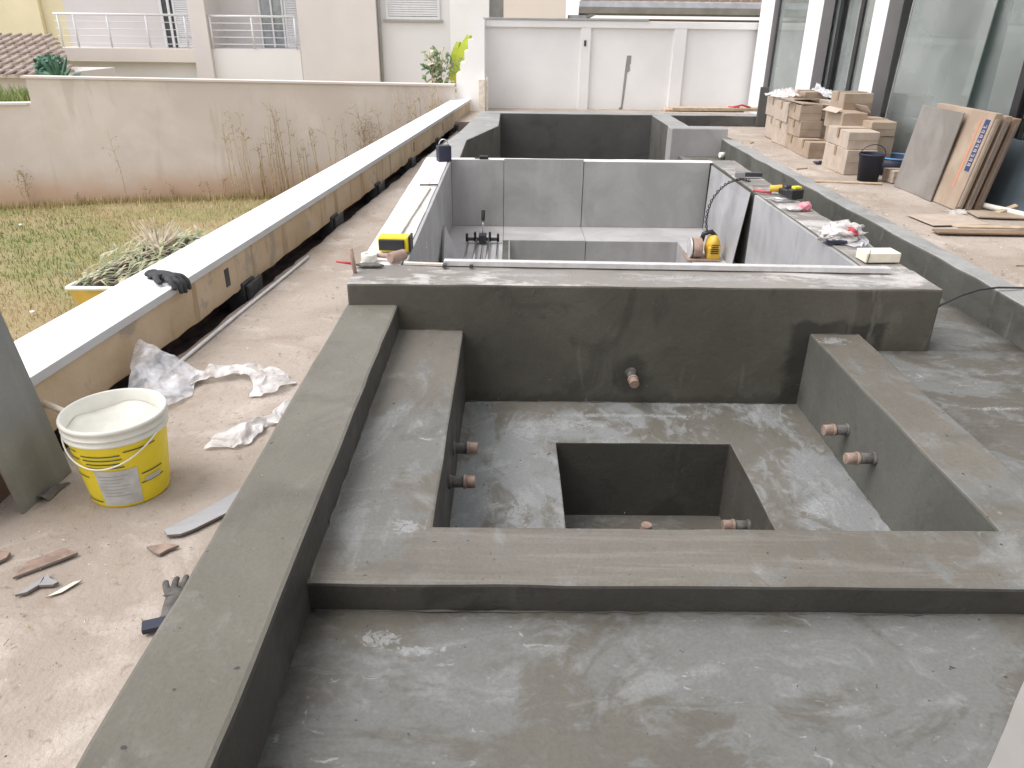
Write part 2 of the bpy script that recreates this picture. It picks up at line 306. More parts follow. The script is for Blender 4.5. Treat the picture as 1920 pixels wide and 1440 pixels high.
# ------------------------------------------------------------------ mesh builder
def nzv(p, s, seed=0): return noise.noise(Vector((p[0]*s+seed, p[1]*s+seed*1.3, p[2]*s+seed*.7)))
class MB:
    def __init__(s): s.bm = bmesh.new(); s.mi = 0
    def face(s, vs, mi=None):
        try: f = s.bm.faces.new(vs); f.material_index = s.mi if mi is None else mi; return f
        except ValueError: return None
    def poly(s, pts, mi=None): return s.face([s.bm.verts.new(p) for p in pts], mi)
    def box(s, x0, x1, y0, y1, z0, z1, mi=None):
        v = [s.bm.verts.new((x, y, z)) for z in (z0, z1) for y in (y0, y1) for x in (x0, x1)]
        for q in ((0, 2, 3, 1), (4, 5, 7, 6), (0, 1, 5, 4), (2, 6, 7, 3), (0, 4, 6, 2), (1, 3, 7, 5)): s.face([v[i] for i in q], mi)
        return v
    def obox(s, c, size, rot=(0, 0, 0), mi=None):
        from mathutils import Euler
        v = s.box(-size[0]/2, size[0]/2, -size[1]/2, size[1]/2, -size[2]/2, size[2]/2, mi)
        m = Euler(rot).to_matrix()
        for q in v: q.co = m @ q.co + Vector(c)
        return v
    def gbox(s, x0, x1, y0, y1, z0, z1, cell=.15, amp=.004, seed=0, tmi=0, smi=1):
        """concrete block: gridded faces, slightly uneven; top gets material tmi, sides smi"""
        nx, ny, nz = [max(1, min(60, round(abs(b-a)/cell))) for a, b in ((x0, x1), (y0, y1), (z0, z1))]
        vs = {}
        def V(i, j, k):
            if (i, j, k) not in vs:
                p = Vector((x0+(x1-x0)*i/nx, y0+(y1-y0)*j/ny, z0+(z1-z0)*k/nz))
                n = Vector((nzv(p, 3.1, seed), nzv(p, 3.1, seed+11), nzv(p, 3.1, seed+23)))
                n2 = Vector((nzv(p, 11, seed+3), nzv(p, 11, seed+13), nzv(p, 11, seed+5)))
                vs[i, j, k] = s.bm.verts.new(p + n*amp + n2*amp*.5)
            return vs[i, j, k]
        for i in range(nx):
            for j in range(ny):
                s.face([V(i, j, nz), V(i+1, j, nz), V(i+1, j+1, nz), V(i, j+1, nz)], tmi)
                s.face([V(i, j, 0), V(i, j+1, 0), V(i+1, j+1, 0), V(i+1, j, 0)], smi)
        for i in range(nx):
            for k in range(nz):
                s.face([V(i, 0, k), V(i+1, 0, k), V(i+1, 0, k+1), V(i, 0, k+1)], smi)
                s.face([V(i, ny, k), V(i, ny, k+1), V(i+1, ny, k+1), V(i+1, ny, k)], smi)
        for j in range(ny):
            for k in range(nz):
                s.face([V(0, j, k), V(0, j, k+1), V(0, j+1, k+1), V(0, j+1, k)], smi)
                s.face([V(nx, j, k), V(nx, j+1, k), V(nx, j+1, k+1), V(nx, j, k+1)], smi)
    def prism(s, pts, z0, z1, mi=None, smi=None):
        b = [s.bm.verts.new((p[0], p[1], z0)) for p in pts]; t = [s.bm.verts.new((p[0], p[1], z1)) for p in pts]
        s.face(list(reversed(b)), smi); s.face(t, mi); n = len(pts)
        for i in range(n): s.face([b[i], b[(i+1) % n], t[(i+1) % n], t[i]], smi)
    def cyl(s, a, b, r0, r1=None, n=16, cap=True, mi=None):
        a, b = Vector(a), Vector(b); r1 = r0 if r1 is None else r1
        q = (b-a).to_track_quat('Z', 'Y'); A = []; B = []
        for i in range(n):
            t = 2*math.pi*i/n; dd = q @ Vector((math.cos(t), math.sin(t), 0))
            A.append(s.bm.verts.new(a+dd*r0)); B.append(s.bm.verts.new(b+dd*r1))
        for i in range(n):
            f = s.face([A[i], A[(i+1) % n], B[(i+1) % n], B[i]], mi)
            if f: f.smooth = True
        if cap: s.face(list(reversed(A)), mi); s.face(B, mi)
    def tube(s, pts, r, n=8, mi=None, taper=None):
        pts = [Vector(p) for p in pts]; rings = []
        for i, p in enumerate(pts):
            t = (pts[min(i+1, len(pts)-1)]-pts[max(i-1, 0)]).normalized()
            q = t.to_track_quat('Z', 'Y'); rr = (r[i] if isinstance(r, (list, tuple)) else r)
            rings.append([s.bm.verts.new(p + q @ Vector((math.cos(2*math.pi*k/n)*rr, math.sin(2*math.pi*k/n)*rr, 0))) for k in range(n)])
        for a, b in zip(rings, rings[1:]):
            # match ring phase
            best = min(range(n), key=lambda o: sum((a[k].co-b[(k+o) % n].co).length for k in range(n)))
            for k in range(n):
                f = s.face([a[k], a[(k+1) % n], b[(k+1+best) % n], b[(k+best) % n]], mi)
                if f: f.smooth = True
        s.face(list(reversed(rings[0])), mi); s.face(rings[-1], mi)
    def lathe(s, c, prof, n=32, mi=None, tilt=None):
        rings = []; c = Vector(c)
        for r, z in prof:
            rings.append([s.bm.verts.new(c+Vector((math.cos(2*math.pi*k/n)*r, math.sin(2*math.pi*k/n)*r, z))) for k in range(n)])
        for a, b in zip(rings, rings[1:]):
            for k in range(n):
                f = s.face([a[k], a[(k+1) % n], b[(k+1) % n], b[k]], mi)
                if f: f.smooth = True
        return rings
    def ball(s, c, r, mi=None, seed=0, amp=0, sub=2, freq=3):
        m = Matrix.Translation(c) @ Matrix.Diagonal((*r, 1)) if isinstance(r, tuple) else Matrix.Translation(c) @ Matrix.Scale(r, 4)
        n0 = len(s.bm.verts); res = bmesh.ops.create_icosphere(s.bm, subdivisions=sub, radius=1)
        fs = set()
        for v in res['verts']:
            k = 1+amp*nzv(v.co, freq, seed); v.co = m @ (v.co*k)
            fs.update(v.link_faces)
        for f in fs: f.material_index = s.mi if mi is None else mi; f.smooth = True
    def build(s, name, mats, parent=None, bevel=0, loc=None, segs=2, smooth=False):
        org = Vector(parent.location) if parent else (Vector(loc) if loc else Vector((0, 0, 0)))
        if parent and parent.parent: org = org + Vector(parent.parent.location)
        for v in s.bm.verts: v.co -= org
        me = bpy.data.meshes.new(name); s.bm.normal_update(); s.bm.to_mesh(me); s.bm.free()
        if not isinstance(mats, (list, tuple)): mats = [mats]
        for m in mats: me.materials.append(M[m] if isinstance(m, str) else m)
        if smooth:
            for p in me.polygons: p.use_smooth = True
        o = bpy.data.objects.new(name, me); C.objects.link(o)
        if parent: o.parent = parent
        elif loc: o.location = loc
        if bevel:
            b = o.modifiers.new('bevel', 'BEVEL'); b.width = bevel; b.segments = segs; b.limit_method = 'ANGLE'; b.angle_limit = R(40)
        return o

def tag(o, label=None, cat=None, group=None, kind=None):
    for k, v in (('label', label), ('category', cat), ('group', group), ('kind', kind)):
        if v: o[k] = v
    return o
def thing(name, loc, label, cat, group=None):
    o = bpy.data.objects.new(name, None); C.objects.link(o); o.location = loc; o.empty_display_size = .1
    return tag(o, label, cat, group)
def copy_tree(o, loc=None, label=None):
    c = o.copy(); C.objects.link(c)
    if loc: c.location = loc
    if label: c['label'] = label
    for ch in o.children:
        k = ch.copy(); C.objects.link(k); k.parent = c
        for g in ch.children:
            g2 = g.copy(); C.objects.link(g2); g2.parent = k
    return c

X1, X2, X3, X4, X5 = -.8283, -.5645, -.2306, 1.5699, 1.83
ZC, ZS, ZF, ZP, ZB, ZW = .145, .009, -.085, -.400, -.826, .257
def wx_in(y): return -1.394+.0938*(y-5.741)     # inner edge of the white wall coping
def wx_out(y): return -1.689+.0922*(y-5.725)

# ------------------------------------------------------------------ setting: ground sheets
g = MB()
N = 120
def lz(x, y): return -1.15 + .03*nzv((x, y, 0), .6) + .012*nzv((x, y, 0), 3)
xs = [-300, -60] + [-14+i*.25 for i in range(int(13.6/.25)+1)] + [60, 300]; ys = [-300, -40] + [-1+i*.3 for i in range(60)] + [60, 300]
gv = [[g.bm.verts.new((x, y, lz(x, y) if abs(x) < 20 and abs(y) < 20 else -1.15)) for x in xs] for y in ys]
for j in range(len(ys)-1):
    for i in range(len(xs)-1): g.face([gv[j][i], gv[j][i+1], gv[j+1][i+1], gv[j+1][i]])
tag(g.build('ground', 'lawn', smooth=True), kind='structure')

g = MB()   # sandy strip between white wall and kerb, with ragged trench edge
ys = [-3+i*.07 for i in range(int(17/.07))]
rows = []
for y in ys:
    xl = wx_in(y)+.045+.02*nzv((y, 0, 0), 4)+.014*nzv((y, 3, 0), 15)
    xr = X1+.06
    row = [g.bm.verts.new((xl+.004, y, -.12)), g.bm.verts.new((xl, y, -.02))]
    for k in range(15):
        x = xl+.012+(xr-xl-.012)*k/14
        row.append(g.bm.verts.new((x, y, .006*nzv((x, y, 0), 2.2)+.004*nzv((x, y, 1), 9)+.0025*nzv((x, y, 5), 25))))
    rows.append(row)
for a, b in zip(rows, rows[1:]):
    for k in range(16): g.face([a[k], a[k+1], b[k+1], b[k]])
tag(g.build('sandy_path', 'sand', smooth=True), kind='structure')
g = MB()   # trench soil
for j in range(60):
    y0, y1 = -3+j*.28, -3+(j+1)*.28
    g.poly([(wx_in(y0)-.3, y0, -.14), (wx_in(y0)+.3, y0, -.05), (wx_in(y1)+.3, y1, -.05), (wx_in(y1)-.3, y1, -.14)])
tag(g.build('trench_soil', 'dark'), kind='structure')
g = MB()   # deck ground on the right with soft unevenness, and ground behind the far basin
nx, ny = 30, 90
def dz(x, y): return .118+.008*nzv((x, y, 0), 1.7)+.004*nzv((x, y, 3), 8)
gv = [[g.bm.verts.new((2.875+(4.35-2.875)*i/nx, -3+13.2*j/ny, dz(i*.05, -3+13.2*j/ny))) for i in range(nx+1)] for j in range(ny+1)]
for j in range(ny):
    for i in range(nx): g.face([gv[j][i], gv[j][i+1], gv[j+1][i+1], gv[j+1][i]])
g.box(2.9, 4.35, 10.2, 14.3, -.5, .112); g.box(-.9, 2.9, 11.95, 14.3, -.5, .10)
tag(g.build('terrace_ground', 'sand', smooth=False), kind='structure')

g = MB()   # lower concrete floor in front and down the right side channel
g.gbox(-.60, 2.76, -3, 1.70, -.3, ZF, .12, .005, 3)
g.gbox(1.80, 2.76, 1.70, 3.68, -.3, ZF, .12, .005, 3); g.gbox(2.19, 2.76, 3.68, 10.4, -.3, ZF, .15, .005, 3)
tag(g.build('concrete_floor', ['slab', 'cwall'], smooth=True), kind='structure')

# ------------------------------------------------------------------ kerb
g = MB(); g.gbox(X1, X2, -2.5, 3.70, -.25, ZC, .11, .006, 5)
tag(g.build('concrete_kerb', ['kerb', 'cwalldark'], bevel=.014, loc=(-.7, 1, 0)), 'long olive grey cement kerb beside the sandy strip, nearest the bucket', 'kerb')

# ------------------------------------------------------------------ spa basin
spa = thing('spa_basin', (.65, 2.8, ZP), 'unfinished grey cement spa with benches, square sump and pipe stubs', 'spa basin')
def span(*stops, cell=.1):
    out = []
    for p, q in zip(stops, stops[1:]):
        n_ = max(1, round((q-p)/cell)); out += [p+(q-p)*i/n_ for i in range(n_)]
    return out+[stops[-1]]
def plate(g, xs, ys, z, depth, hole, seed, amp=.004, side=1, smi=lambda x, y, nx_, ny_: 1):
    """gridded slab seen from above with openings; vertical faces drop by depth(x, y)"""
    V = {}
    def vt(i, j, k):
        if (i, j, k) not in V:
            p = Vector((xs[i], ys[j], z-k)); n_ = Vector((nzv(p, 3.1, seed), nzv(p, 3.1, seed+11), nzv(p, 3.1, seed+23)*.8)); n2 = Vector((nzv(p, 12, seed+3), nzv(p, 12, seed+13), nzv(p, 12, seed+5)))
            V[i, j, k] = g.bm.verts.new(p+n_*amp+n2*amp*.45)
        return V[i, j, k]
    solid = lambda i, j: 0 <= i < len(xs)-1 and 0 <= j < len(ys)-1 and not hole((xs[i]+xs[i+1])/2, (ys[j]+ys[j+1])/2)
    dk = [depth*q/4 for q in range(5)]
    for i in range(len(xs)-1):
        for j in range(len(ys)-1):
            if not solid(i, j): continue
            g.face([vt(i, j, 0), vt(i+1, j, 0), vt(i+1, j+1, 0), vt(i, j+1, 0)], 0)
            for di, dj, e0, e1 in ((-1, 0, (i, j+1), (i, j)), (1, 0, (i+1, j), (i+1, j+1)), (0, -1, (i, j), (i+1, j)), (0, 1, (i+1, j+1), (i, j+1))):
                if not solid(i+di, j+dj):
                    m_ = smi(xs[i], ys[j], di, dj)
                    for p, q in zip(dk, dk[1:]): g.face([vt(*e0, q), vt(*e1, q), vt(*e1, p), vt(*e0, p)], m_)
g = MB(); plate(g, span(X2-.03, X3, X4, X5, X5+.6), span(1.691, 1.967, 3.70), ZS, .46, lambda x, y: (X3 < x < X4 and y > 1.967) or (x > X5 and y > 1.967), 7, smi=lambda x, y, a, b: 2 if (x > 1.2 and a != 0) else 1)  # right bench sides paler, other sides darker: light painted by facing
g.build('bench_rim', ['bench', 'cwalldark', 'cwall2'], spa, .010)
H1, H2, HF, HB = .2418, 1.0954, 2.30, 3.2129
g = MB(); plate(g, span(X3-.02, H1, H2, X4+.02), span(1.95, HF, HB, 3.70), ZP, ZP-ZB+.03, lambda x, y: H1 < x < H2 and HF < y < HB, 14, .003, smi=lambda x, y, a, b: 2 if a == -1 else 1)  # left-facing sump side gets the paler cement, light painted by facing
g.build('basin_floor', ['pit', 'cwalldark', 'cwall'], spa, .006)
def lip(pts, seed, r=.004, mat='kerb'):
    g = MB(); P = [Vector(p) for p in pts]; q = []; rad = []
    for a_, b_ in zip(P, P[1:]):
        n_ = int((b_-a_).length/.02)
        for i in range(n_): p = a_.lerp(b_, i/n_); q.append(p+Vector((nzv(p, 20, seed), nzv(p, 20, seed+3), 0))*.008); rad.append(max(.0012, r*(.7+1.6*nzv(p, 14, seed+7))))
    g.tube(q, rad, 6); return g.build('mortar_lip', mat, spa)
lip([(X2+.002, 1.70, ZS), (X2+.002, 3.64, ZS)], 1, .0035); lip([(X2, 3.652, ZS), (X3, 3.652, ZS)], 2, .003); lip([(X3, 3.652, ZP), (X4, 3.652, ZP)], 3, .004, 'cwalldark')
lip([(X4-.002, 2.0, ZP), (X4-.002, 3.64, ZP)], 5, .003, 'cwall2'); lip([(X4, 3.652, ZS), (X5, 3.652, ZS)], 6, .004, 'cwalldark'); lip([(X2+.01, 1.686, ZF), (2.7, 1.686, ZF)], 8, .004, 'cwalldark')
g = MB(); g.gbox(H1-.05, H2+.05, HF-.05, HB+.05, ZB-.08, ZB, .12, .003, 15, 0, 1)
g.build('sump_pit', ['slab', 'cwalldark'], spa)
def pipe_stub(root, base, dirv, L, r=.024, label=None):
    b = Vector(base); dv = Vector(dirv).normalized(); e = b+dv*L
    g = MB(); g.cyl(b-dv*.03, b+dv*(L*.62), r, n=20); g.cyl(b-dv*.004, b+dv*.012, r*1.35, r*1.12, n=20)
    p = g.build('pipe_stub', 'pvcgrey', root)
    if label: p['label'] = label
    g = MB(); g.cyl(b+dv*(L*.55), b+dv*(L*.66), r*1.22, n=20); g.cyl(b+dv*(L*.66), e, r*1.08, r*1.04, n=20, mi=0)
    g.build('pipe_cap', 'pvc', p, bevel=.002)
pipe_stub(spa, (X3, 2.80, -.195), (1, .02, 0), .105)
pipe_stub(spa, (X3, 2.555, -.205), (1, 0, 0), .105)
pipe_stub(spa, (X4, 3.05, -.225), (-1, -.05, 0), .115)
pipe_stub(spa, (X4, 2.775, -.212), (-1, -.03, 0), .125)
pipe_stub(spa, (.656, 3.656, -.225), (.05, -1, -.15), .11)
pipe_stub(spa, (.655, 2.90, ZB), (0, 0, 1), .17)
pipe_stub(spa, (H2, 2.80, -.585), (-1, 0, 0), .12)
# trowelled debris skin along the joints
# ------------------------------------------------------------------ swimming pool
pool = thing('swimming_pool', (.7, 5.6, ZF), 'small raised pool with grey tile panels and unfinished cement walls', 'swimming pool')
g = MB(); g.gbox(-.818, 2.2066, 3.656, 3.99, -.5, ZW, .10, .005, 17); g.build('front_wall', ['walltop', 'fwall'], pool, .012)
g = MB(); g.gbox(-.818, -.585, 3.985, 7.63, -.3, ZW, .12, .004, 19); g.build('side_wall', ['whitetop', 'cwall2'], pool, .010)
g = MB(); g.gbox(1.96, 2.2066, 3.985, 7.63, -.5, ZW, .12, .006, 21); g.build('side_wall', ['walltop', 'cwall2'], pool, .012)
g = MB(); g.gbox(-.59, 1.97, 7.50, 7.63, -.5, ZW-.002, .12, .003, 23); g.build('rear_wall', ['whitetop', 'cwall2'], pool, .006)
# tiles: (part of the pool)
def panel(x0, x1, y0, y1, z0, z1, m='tile'):
    g = MB(); g.box(x0, x1, y0, y1, z0, z1); return g.build('wall_tile', [m], pool, .0015)
panel(-.560, -.057, 7.477, 7.499, -.378, ZW+.004)
panel(-.053, .711, 7.470, 7.495, -.378, ZW+.016)
panel(.717, 1.93, 7.477, 7.499, -.378, ZW-.002)
panel(-.584, -.562, 3.992, 5.6, -.378, ZW-.006, 'tileR'); panel(-.584, -.562, 5.603, 7.476, -.378, ZW-.004, 'tileR')
panel(1.936, 1.958, 3.992, 5.0, -.378, ZW-.01, 'tileR'); panel(1.936, 1.958, 5.003, 6.02, -.378, ZW-.01, 'tileR')
# bench slab all round with deeper middle
g = MB()
for a in ((-.585, -.0045, 3.99, 7.5), (-.0045, 1.58, 6.93, 7.5), (1.58, 1.96, 3.99, 7.5), (-.0045, 1.58, 3.99, 4.6)):
    g.box(*a, -.95, -.386)
g.build('pool_bench', ['cwall2'], pool)
g = MB()
for a in ((-.583, -.057, 3.995, 7.474), (-.053, .714, 6.925, 7.468), (.718, 1.93, 6.925, 7.475), (1.58, 1.934, 3.995, 6.922), (-.05, 1.578, 3.995, 4.6)):
    g.box(*a, -.385, -.378+.0005*a[0])
g.build('bench_tiling', ['tilefloor'], pool, .001)
g = MB()
g.box(-.052, .713, 6.915, 6.929, -.9, -.372); g.box(.719, 1.578, 6.913, 6.929, -.9, -.374); g.box(-.004, .008, 4.62, 6.91, -.9, -.374); g.box(1.568, 1.579, 4.62, 6.91, -.9, -.374)
g.build('riser_tile', ['tile'], pool, .001)
g = MB(); g.box(-.05, 1.62, 4.5, 7.0, -1.0, -.9); g.build('deep_floor', ['tilefloor'], pool)
# ------------------------------------------------------------------ far basin
fb = thing('far_basin', (1.2, 9.5, ZF), 'dark cement basin behind the tiled pool with an angled left wall', 'basin')
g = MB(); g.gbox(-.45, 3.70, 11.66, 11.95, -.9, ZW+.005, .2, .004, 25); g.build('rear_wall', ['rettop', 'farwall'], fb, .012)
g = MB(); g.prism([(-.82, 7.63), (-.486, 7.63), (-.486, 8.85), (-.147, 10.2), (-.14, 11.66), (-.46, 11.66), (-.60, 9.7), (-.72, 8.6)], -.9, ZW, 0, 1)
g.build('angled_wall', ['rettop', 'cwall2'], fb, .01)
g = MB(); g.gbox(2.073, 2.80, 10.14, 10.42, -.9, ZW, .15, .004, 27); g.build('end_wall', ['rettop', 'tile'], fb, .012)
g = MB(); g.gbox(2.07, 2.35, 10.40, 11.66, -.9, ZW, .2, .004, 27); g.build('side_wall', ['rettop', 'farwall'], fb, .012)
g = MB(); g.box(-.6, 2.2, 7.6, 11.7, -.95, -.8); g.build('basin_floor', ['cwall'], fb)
g = MB(); g.cyl((-.147, 10.23, -.32), (-.03, 10.15, -.32), .022); g.cyl((-.045, 10.16, -.32), (-.02, 10.145, -.32), .03); g.build('pipe_stub', ['pvcgrey'], fb)
# ------------------------------------------------------------------ retaining wall
rw = thing('retaining_wall', (2.81, 5, ZF), 'low cement retaining wall with pale top along the raised terrace', 'retaining wall')
g = MB(); g.gbox(2.7321, 2.8933, -2.5, 10.16, -.5, .128, .13, .012, 29); g.build('wall_body', ['rettop', 'cwall2'], rw, .012)
g = MB(); g.cyl((2.735, 9.94, -.035), (2.67, 9.92, -.035), .035); g.build('pipe_stub', 'pailwhite', rw)

# ------------------------------------------------------------------ white boundary wall
bw = thing('boundary_wall', (-1.5, 6, 0), 'long low wall with bright white coping over a stained concrete beam', 'wall')
def along(g, y0, y1, fx0, fx1, z0, z1, step=.5, amp=0, mi=None, jag=0):
    n = max(1, int((y1-y0)/step)); R_ = []
    for i in range(n+1):
        y = y0+(y1-y0)*i/n; a = fx0(y); b = fx1(y); j = jag*nzv((y, 0, 0), 5)+jag*.6*nzv((y, 5, 0), 17)
        R_.append([g.bm.verts.new(p) for p in ((a, y, z0+j), (b, y, z0+j), (b+amp*nzv((y, 1, 0), 3), y, z1), (a, y, z1))])
    for p, q in zip(R_, R_[1:]):
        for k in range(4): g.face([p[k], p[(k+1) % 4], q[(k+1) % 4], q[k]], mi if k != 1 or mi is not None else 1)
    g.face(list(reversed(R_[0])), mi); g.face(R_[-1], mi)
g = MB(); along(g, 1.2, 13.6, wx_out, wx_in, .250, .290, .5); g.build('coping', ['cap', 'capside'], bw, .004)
g = MB(); along(g, 1.2, 13.55, lambda y: wx_out(y)+.03, lambda y: wx_in(y)-.014, .037, .252, .05, .004, 0, .012); g.build('concrete_beam', 'beam', bw, .004)
g = MB(); along(g, 1.2, 13.5, lambda y: wx_out(y)+.03, lambda y: wx_out(y)+.10, -1.3, .04, .5); g.build('foundation', 'dark', bw)
for y in (4.28, 5.95, 7.3, 8.75, 10.4, 11.9):
    g = MB(); x = wx_in(y)
    g.obox((x-.05, y, -.055), (.11, .16, .25), (0, 0, -.09)); g.obox((x+.022, y+.02, -.035), (.02, .20, .20), (.05, .06, -.09), 0)
    g.build('support_pad', 'bitumen', bw, .006)
for y in (4.05, 9.0, 10.9):
    g = MB(); g.obox((wx_in(y)-.013, y, .155), (.006, .05 if y < 5 else .02, .10), (0, 0, -.094)); g.build('beam_slot', 'bitumen' if y < 5 else 'dark', bw)
# pipe lying on the strip edge
g = MB(); g.tube([(-1.528+.0935*(y-3.172)+.004*math.sin(y*3), y, .010) for y in (3.05, 3.6, 4.1, 4.6, 4.98)], .010)
tag(g.build('thin_pipe', 'alu', loc=(-1.5, 4, 0)), 'thin pale conduit pipe lying along the foot of the white coped wall', 'pipe')

# ------------------------------------------------------------------ back white wall
wb = thing('garden_wall', (1.8, 14, .1), 'white rear wall of three framed bays with grey chased groove', 'wall')
g = MB(); g.box(-.43, 4.9, 14.05, 14.25, -.3, 1.43); g.build('wall_panel', 'whitewall', wb)
g = MB(); g.box(-.46, 4.9, 13.99, 14.2, 1.39, 1.50); g.build('top_beam', 'whitewall', wb, .008)
for a, b in ((1.18, 1.35), (2.75, 2.96)):
    g = MB(); g.box(a, b, 13.995, 14.1, -.3, 1.395); g.build('pilaster', 'whitewall', wb, .006)
g = MB(); g.box(-.47, 2.3, 13.97, 14.27, 1.502, 1.53); g.build('coping', 'grey', wb, .004)
g = MB()
pp = [(1.985, .97), (2.06, .97), (2.06, .84), (2.045, .83), (2.055, .73), (2.01, .70), (2.0, .5), (1.985, .3), (1.97, .15), (1.965, -.1), (1.90, -.1), (1.905, .12), (1.94, .15), (1.955, .5), (1.965, .7), (1.975, .84)]
f = [g.bm.verts.new((x, 14.046, z)) for x, z in pp]; b = [g.bm.verts.new((x, 14.06, z)) for x, z in pp]
g.face(f); [g.face([f[i], f[(i+1) % len(f)], b[(i+1) % len(f)], b[i]]) for i in range(len(f))]
g.build('chased_groove', 'rettop', wb)
g = MB(); g.box(1.235, 1.275, 13.985, 13.997, 1.11, 1.20); g.build('socket_box', 'opening', wb)
# stepped white end of the side boundary
g = MB()
for i, (xa, xb, zt) in enumerate(((-.62, -.43, 1.50), (-.70, -.62, 1.20), (-.76, -.70, 1.03), (-.83, -.76, .85), (-.90, -.83, .68))):
    g.box(xa, xb, 13.5, 14.25, -1.0, zt)
tag(g.build('stepped_wall', 'cap', loc=(-.6, 14, 0)), 'bright white stepped wall end closing the far left corner', 'wall')
g = MB(); g.box(-.52, -.42, 13.2, 13.5, .1, .62); g.box(-.40, -.37, 13.3, 13.34, .1, .64)
tag(g.build('plank', 'palewood', loc=(-.45, 13.3, .1), bevel=.004), 'short pale board standing upright in the far left corner', 'board')

# ------------------------------------------------------------------ neighbour wall
nw = thing('neighbour_wall', (-4.5, 12.5, -1.15), 'tall stained beige render wall behind the lawn', 'wall')
def nwl(u): return Vector((-8.6+7.7*u, 11.37+1.96*u*7.7/7.7, 0))
def wallseg(g, x0, x1, z0, za, zb, th_=.18, mi=None):
    f = lambda x: 11.6+(x+7.7)*.255
    v = [g.bm.verts.new(p) for p in ((x0, f(x0), z0), (x1, f(x1), z0), (x1, f(x1), zb), (x0, f(x0), za), (x0, f(x0)+th_, z0), (x1, f(x1)+th_, z0), (x1, f(x1)+th_, zb), (x0, f(x0)+th_, za))]
    for q in ((0, 1, 2, 3), (5, 4, 7, 6), (3, 2, 6, 7), (0, 3, 7, 4), (1, 5, 6, 2)): g.face([v[i] for i in q], mi)
g = MB(); wallseg(g, -7.02, -.92, -1.4, .655, .50); wallseg(g, -14, -7.02, -1.4, .30, .29); g.build('wall_body', 'nbwall', nw)
g = MB()
f_ = lambda x: 11.6+(x+7.7)*.255
for x0, x1, za, zb in ((-7.06, -.92, .655, .50), (-14, -7.06, .30, .29)):
    a = [(x0, f_(x0)-.03), (x1, f_(x1)-.03), (x1, f_(x1)+.21), (x0, f_(x0)+.21)]; zs = (za, zb, zb, za)
    t = [g.bm.verts.new((p[0], p[1], z+.03)) for p, z in zip(a, zs)]; b = [g.bm.verts.new((p[0], p[1], z+.001)) for p, z in zip(a, zs)]
    g.face(t); g.face(list(reversed(b))); [g.face([b[i], b[(i+1) % 4], t[(i+1) % 4], t[i]]) for i in range(4)]
g.build('coping', 'housefascia', nw)

# ------------------------------------------------------------------ neighbour house (left, y 26)
Y = 26.0; K = Y/24
hz = lambda z: z*K+1.45
hh = thing('apartment_house', (-8*K, Y, -1.15), 'pale grey two storey house with two railed balconies and white shutters', 'house')
g = MB()
g.box(-13.2*K, -9.1*K, Y+1.0, Y+9, -1.15, 6); g.box(-8.66*K, -6.1*K, Y+1.2, Y+9, -1.15, 6)
g.build('recessed_wall', 'housegrey', hh)
g = MB(); g.box(-9.12*K, -8.64*K, Y-.25, Y+9, -1.15, 6); g.build('pier', 'housebeige', hh)
g = MB(); g.box(-6.08*K, -3.84*K, Y-.1, Y+9, -1.15, 6); g.build('stair_block', 'housebeige', hh)
g = MB(); g.box(-3.84*K, -1.2*K, Y+.25, Y+9, -1.15, 6); g.build('side_block', 'houselilac', hh)
g = MB(); g.cyl((-3.80*K, Y+.15, -1.1), (-3.80*K, Y+.15, 6), .05, n=10); g.build('downpipe', 'pipegrey', hh)
g = MB(); g.box(-13.2*K, -9.13*K, Y-.2, Y+1.1, hz(-1.14), hz(-.78)); g.build('balcony_slab', 'housefascia', hh, .01)
g = MB(); g.box(-13.1*K, -9.13*K, Y+.15, Y+1.1, -1.15, hz(-1.14)); g.build('lower_wall', 'housewhite', hh)
g = MB(); g.box(-8.64*K, -6.09*K, Y-.1, Y+1.25, hz(-1.6), hz(-.76)); g.build('balcony_parapet', 'housewhite', hh, .01)
g = MB(); g.box(-8.64*K, -6.09*K, Y+.3, Y+1.25, -1.15, hz(-1.62)); g.build('lower_recess', 'opening', hh)
def railing(x0, x1, z0, z1, n, posts):
    g = MB(); g.cyl((x0, Y-.12, z1), (x1, Y-.12, z1), .035, n=8)
    for k in range(n): zz_ = z0+(z1-z0)*(k+.6)/(n+.6); g.cyl((x0, Y-.12, zz_), (x1, Y-.12, zz_), .014, n=6)
    for x in posts: g.cyl((x, Y-.12, z0), (x, Y-.12, z1), .03, n=8)
    g.build('railing', 'shutter', hh)
railing(-13.0*K, -9.14*K, hz(-.77), hz(.10), 4, [-12.9*K, -12.45*K, -11.5*K, -10.4*K, -9.3*K])
railing(-8.60*K, -6.15*K, hz(-.75), hz(.09), 4, [-8.58*K, -7.4*K, -6.18*K])
def louvre(x0, x1, z0, z1, y, n):
    g = MB(); g.box(x0, x0+.07, y-.05, y, z0, z1); g.box(x1-.07, x1, y-.05, y, z0, z1); g.box(x0+.07, x1-.07, y-.05, y, z0, z0+.08); g.box(x0+.07, x1-.07, y-.05, y, z1-.08, z1)
    for k in range(n):
        z = z0+.1+(z1-z0-.2)*(k+.5)/n; g.obox(((x0+x1)/2, y-.03, z), (x1-x0-.14, .012, (z1-z0)/n*.95), (R(-28), 0, 0))
    g.box(x0+.02, x1-.02, y-.004, y+.01, z0, z1, 1)
    return g
d1 = louvre(-9.98*K, -9.22*K, hz(-.77), hz(1.4), Y+.98, 34).build('shutter_door', ['shutter', 'grey'], hh)
g = MB(); g.box(-10.30*K, -9.98*K, Y+.94, Y+.99, hz(-.77), hz(1.4)); g.build('door_opening', 'opening', hh)
g = MB(); g.box(-10.36*K, -10.28*K, Y+.90, Y+.98, hz(-.77), hz(1.4)); g.box(-10.12*K, -10.05*K, Y+.88, Y+.935, hz(-.77), hz(1.4)); g.build('door_frame', 'shutter', hh)
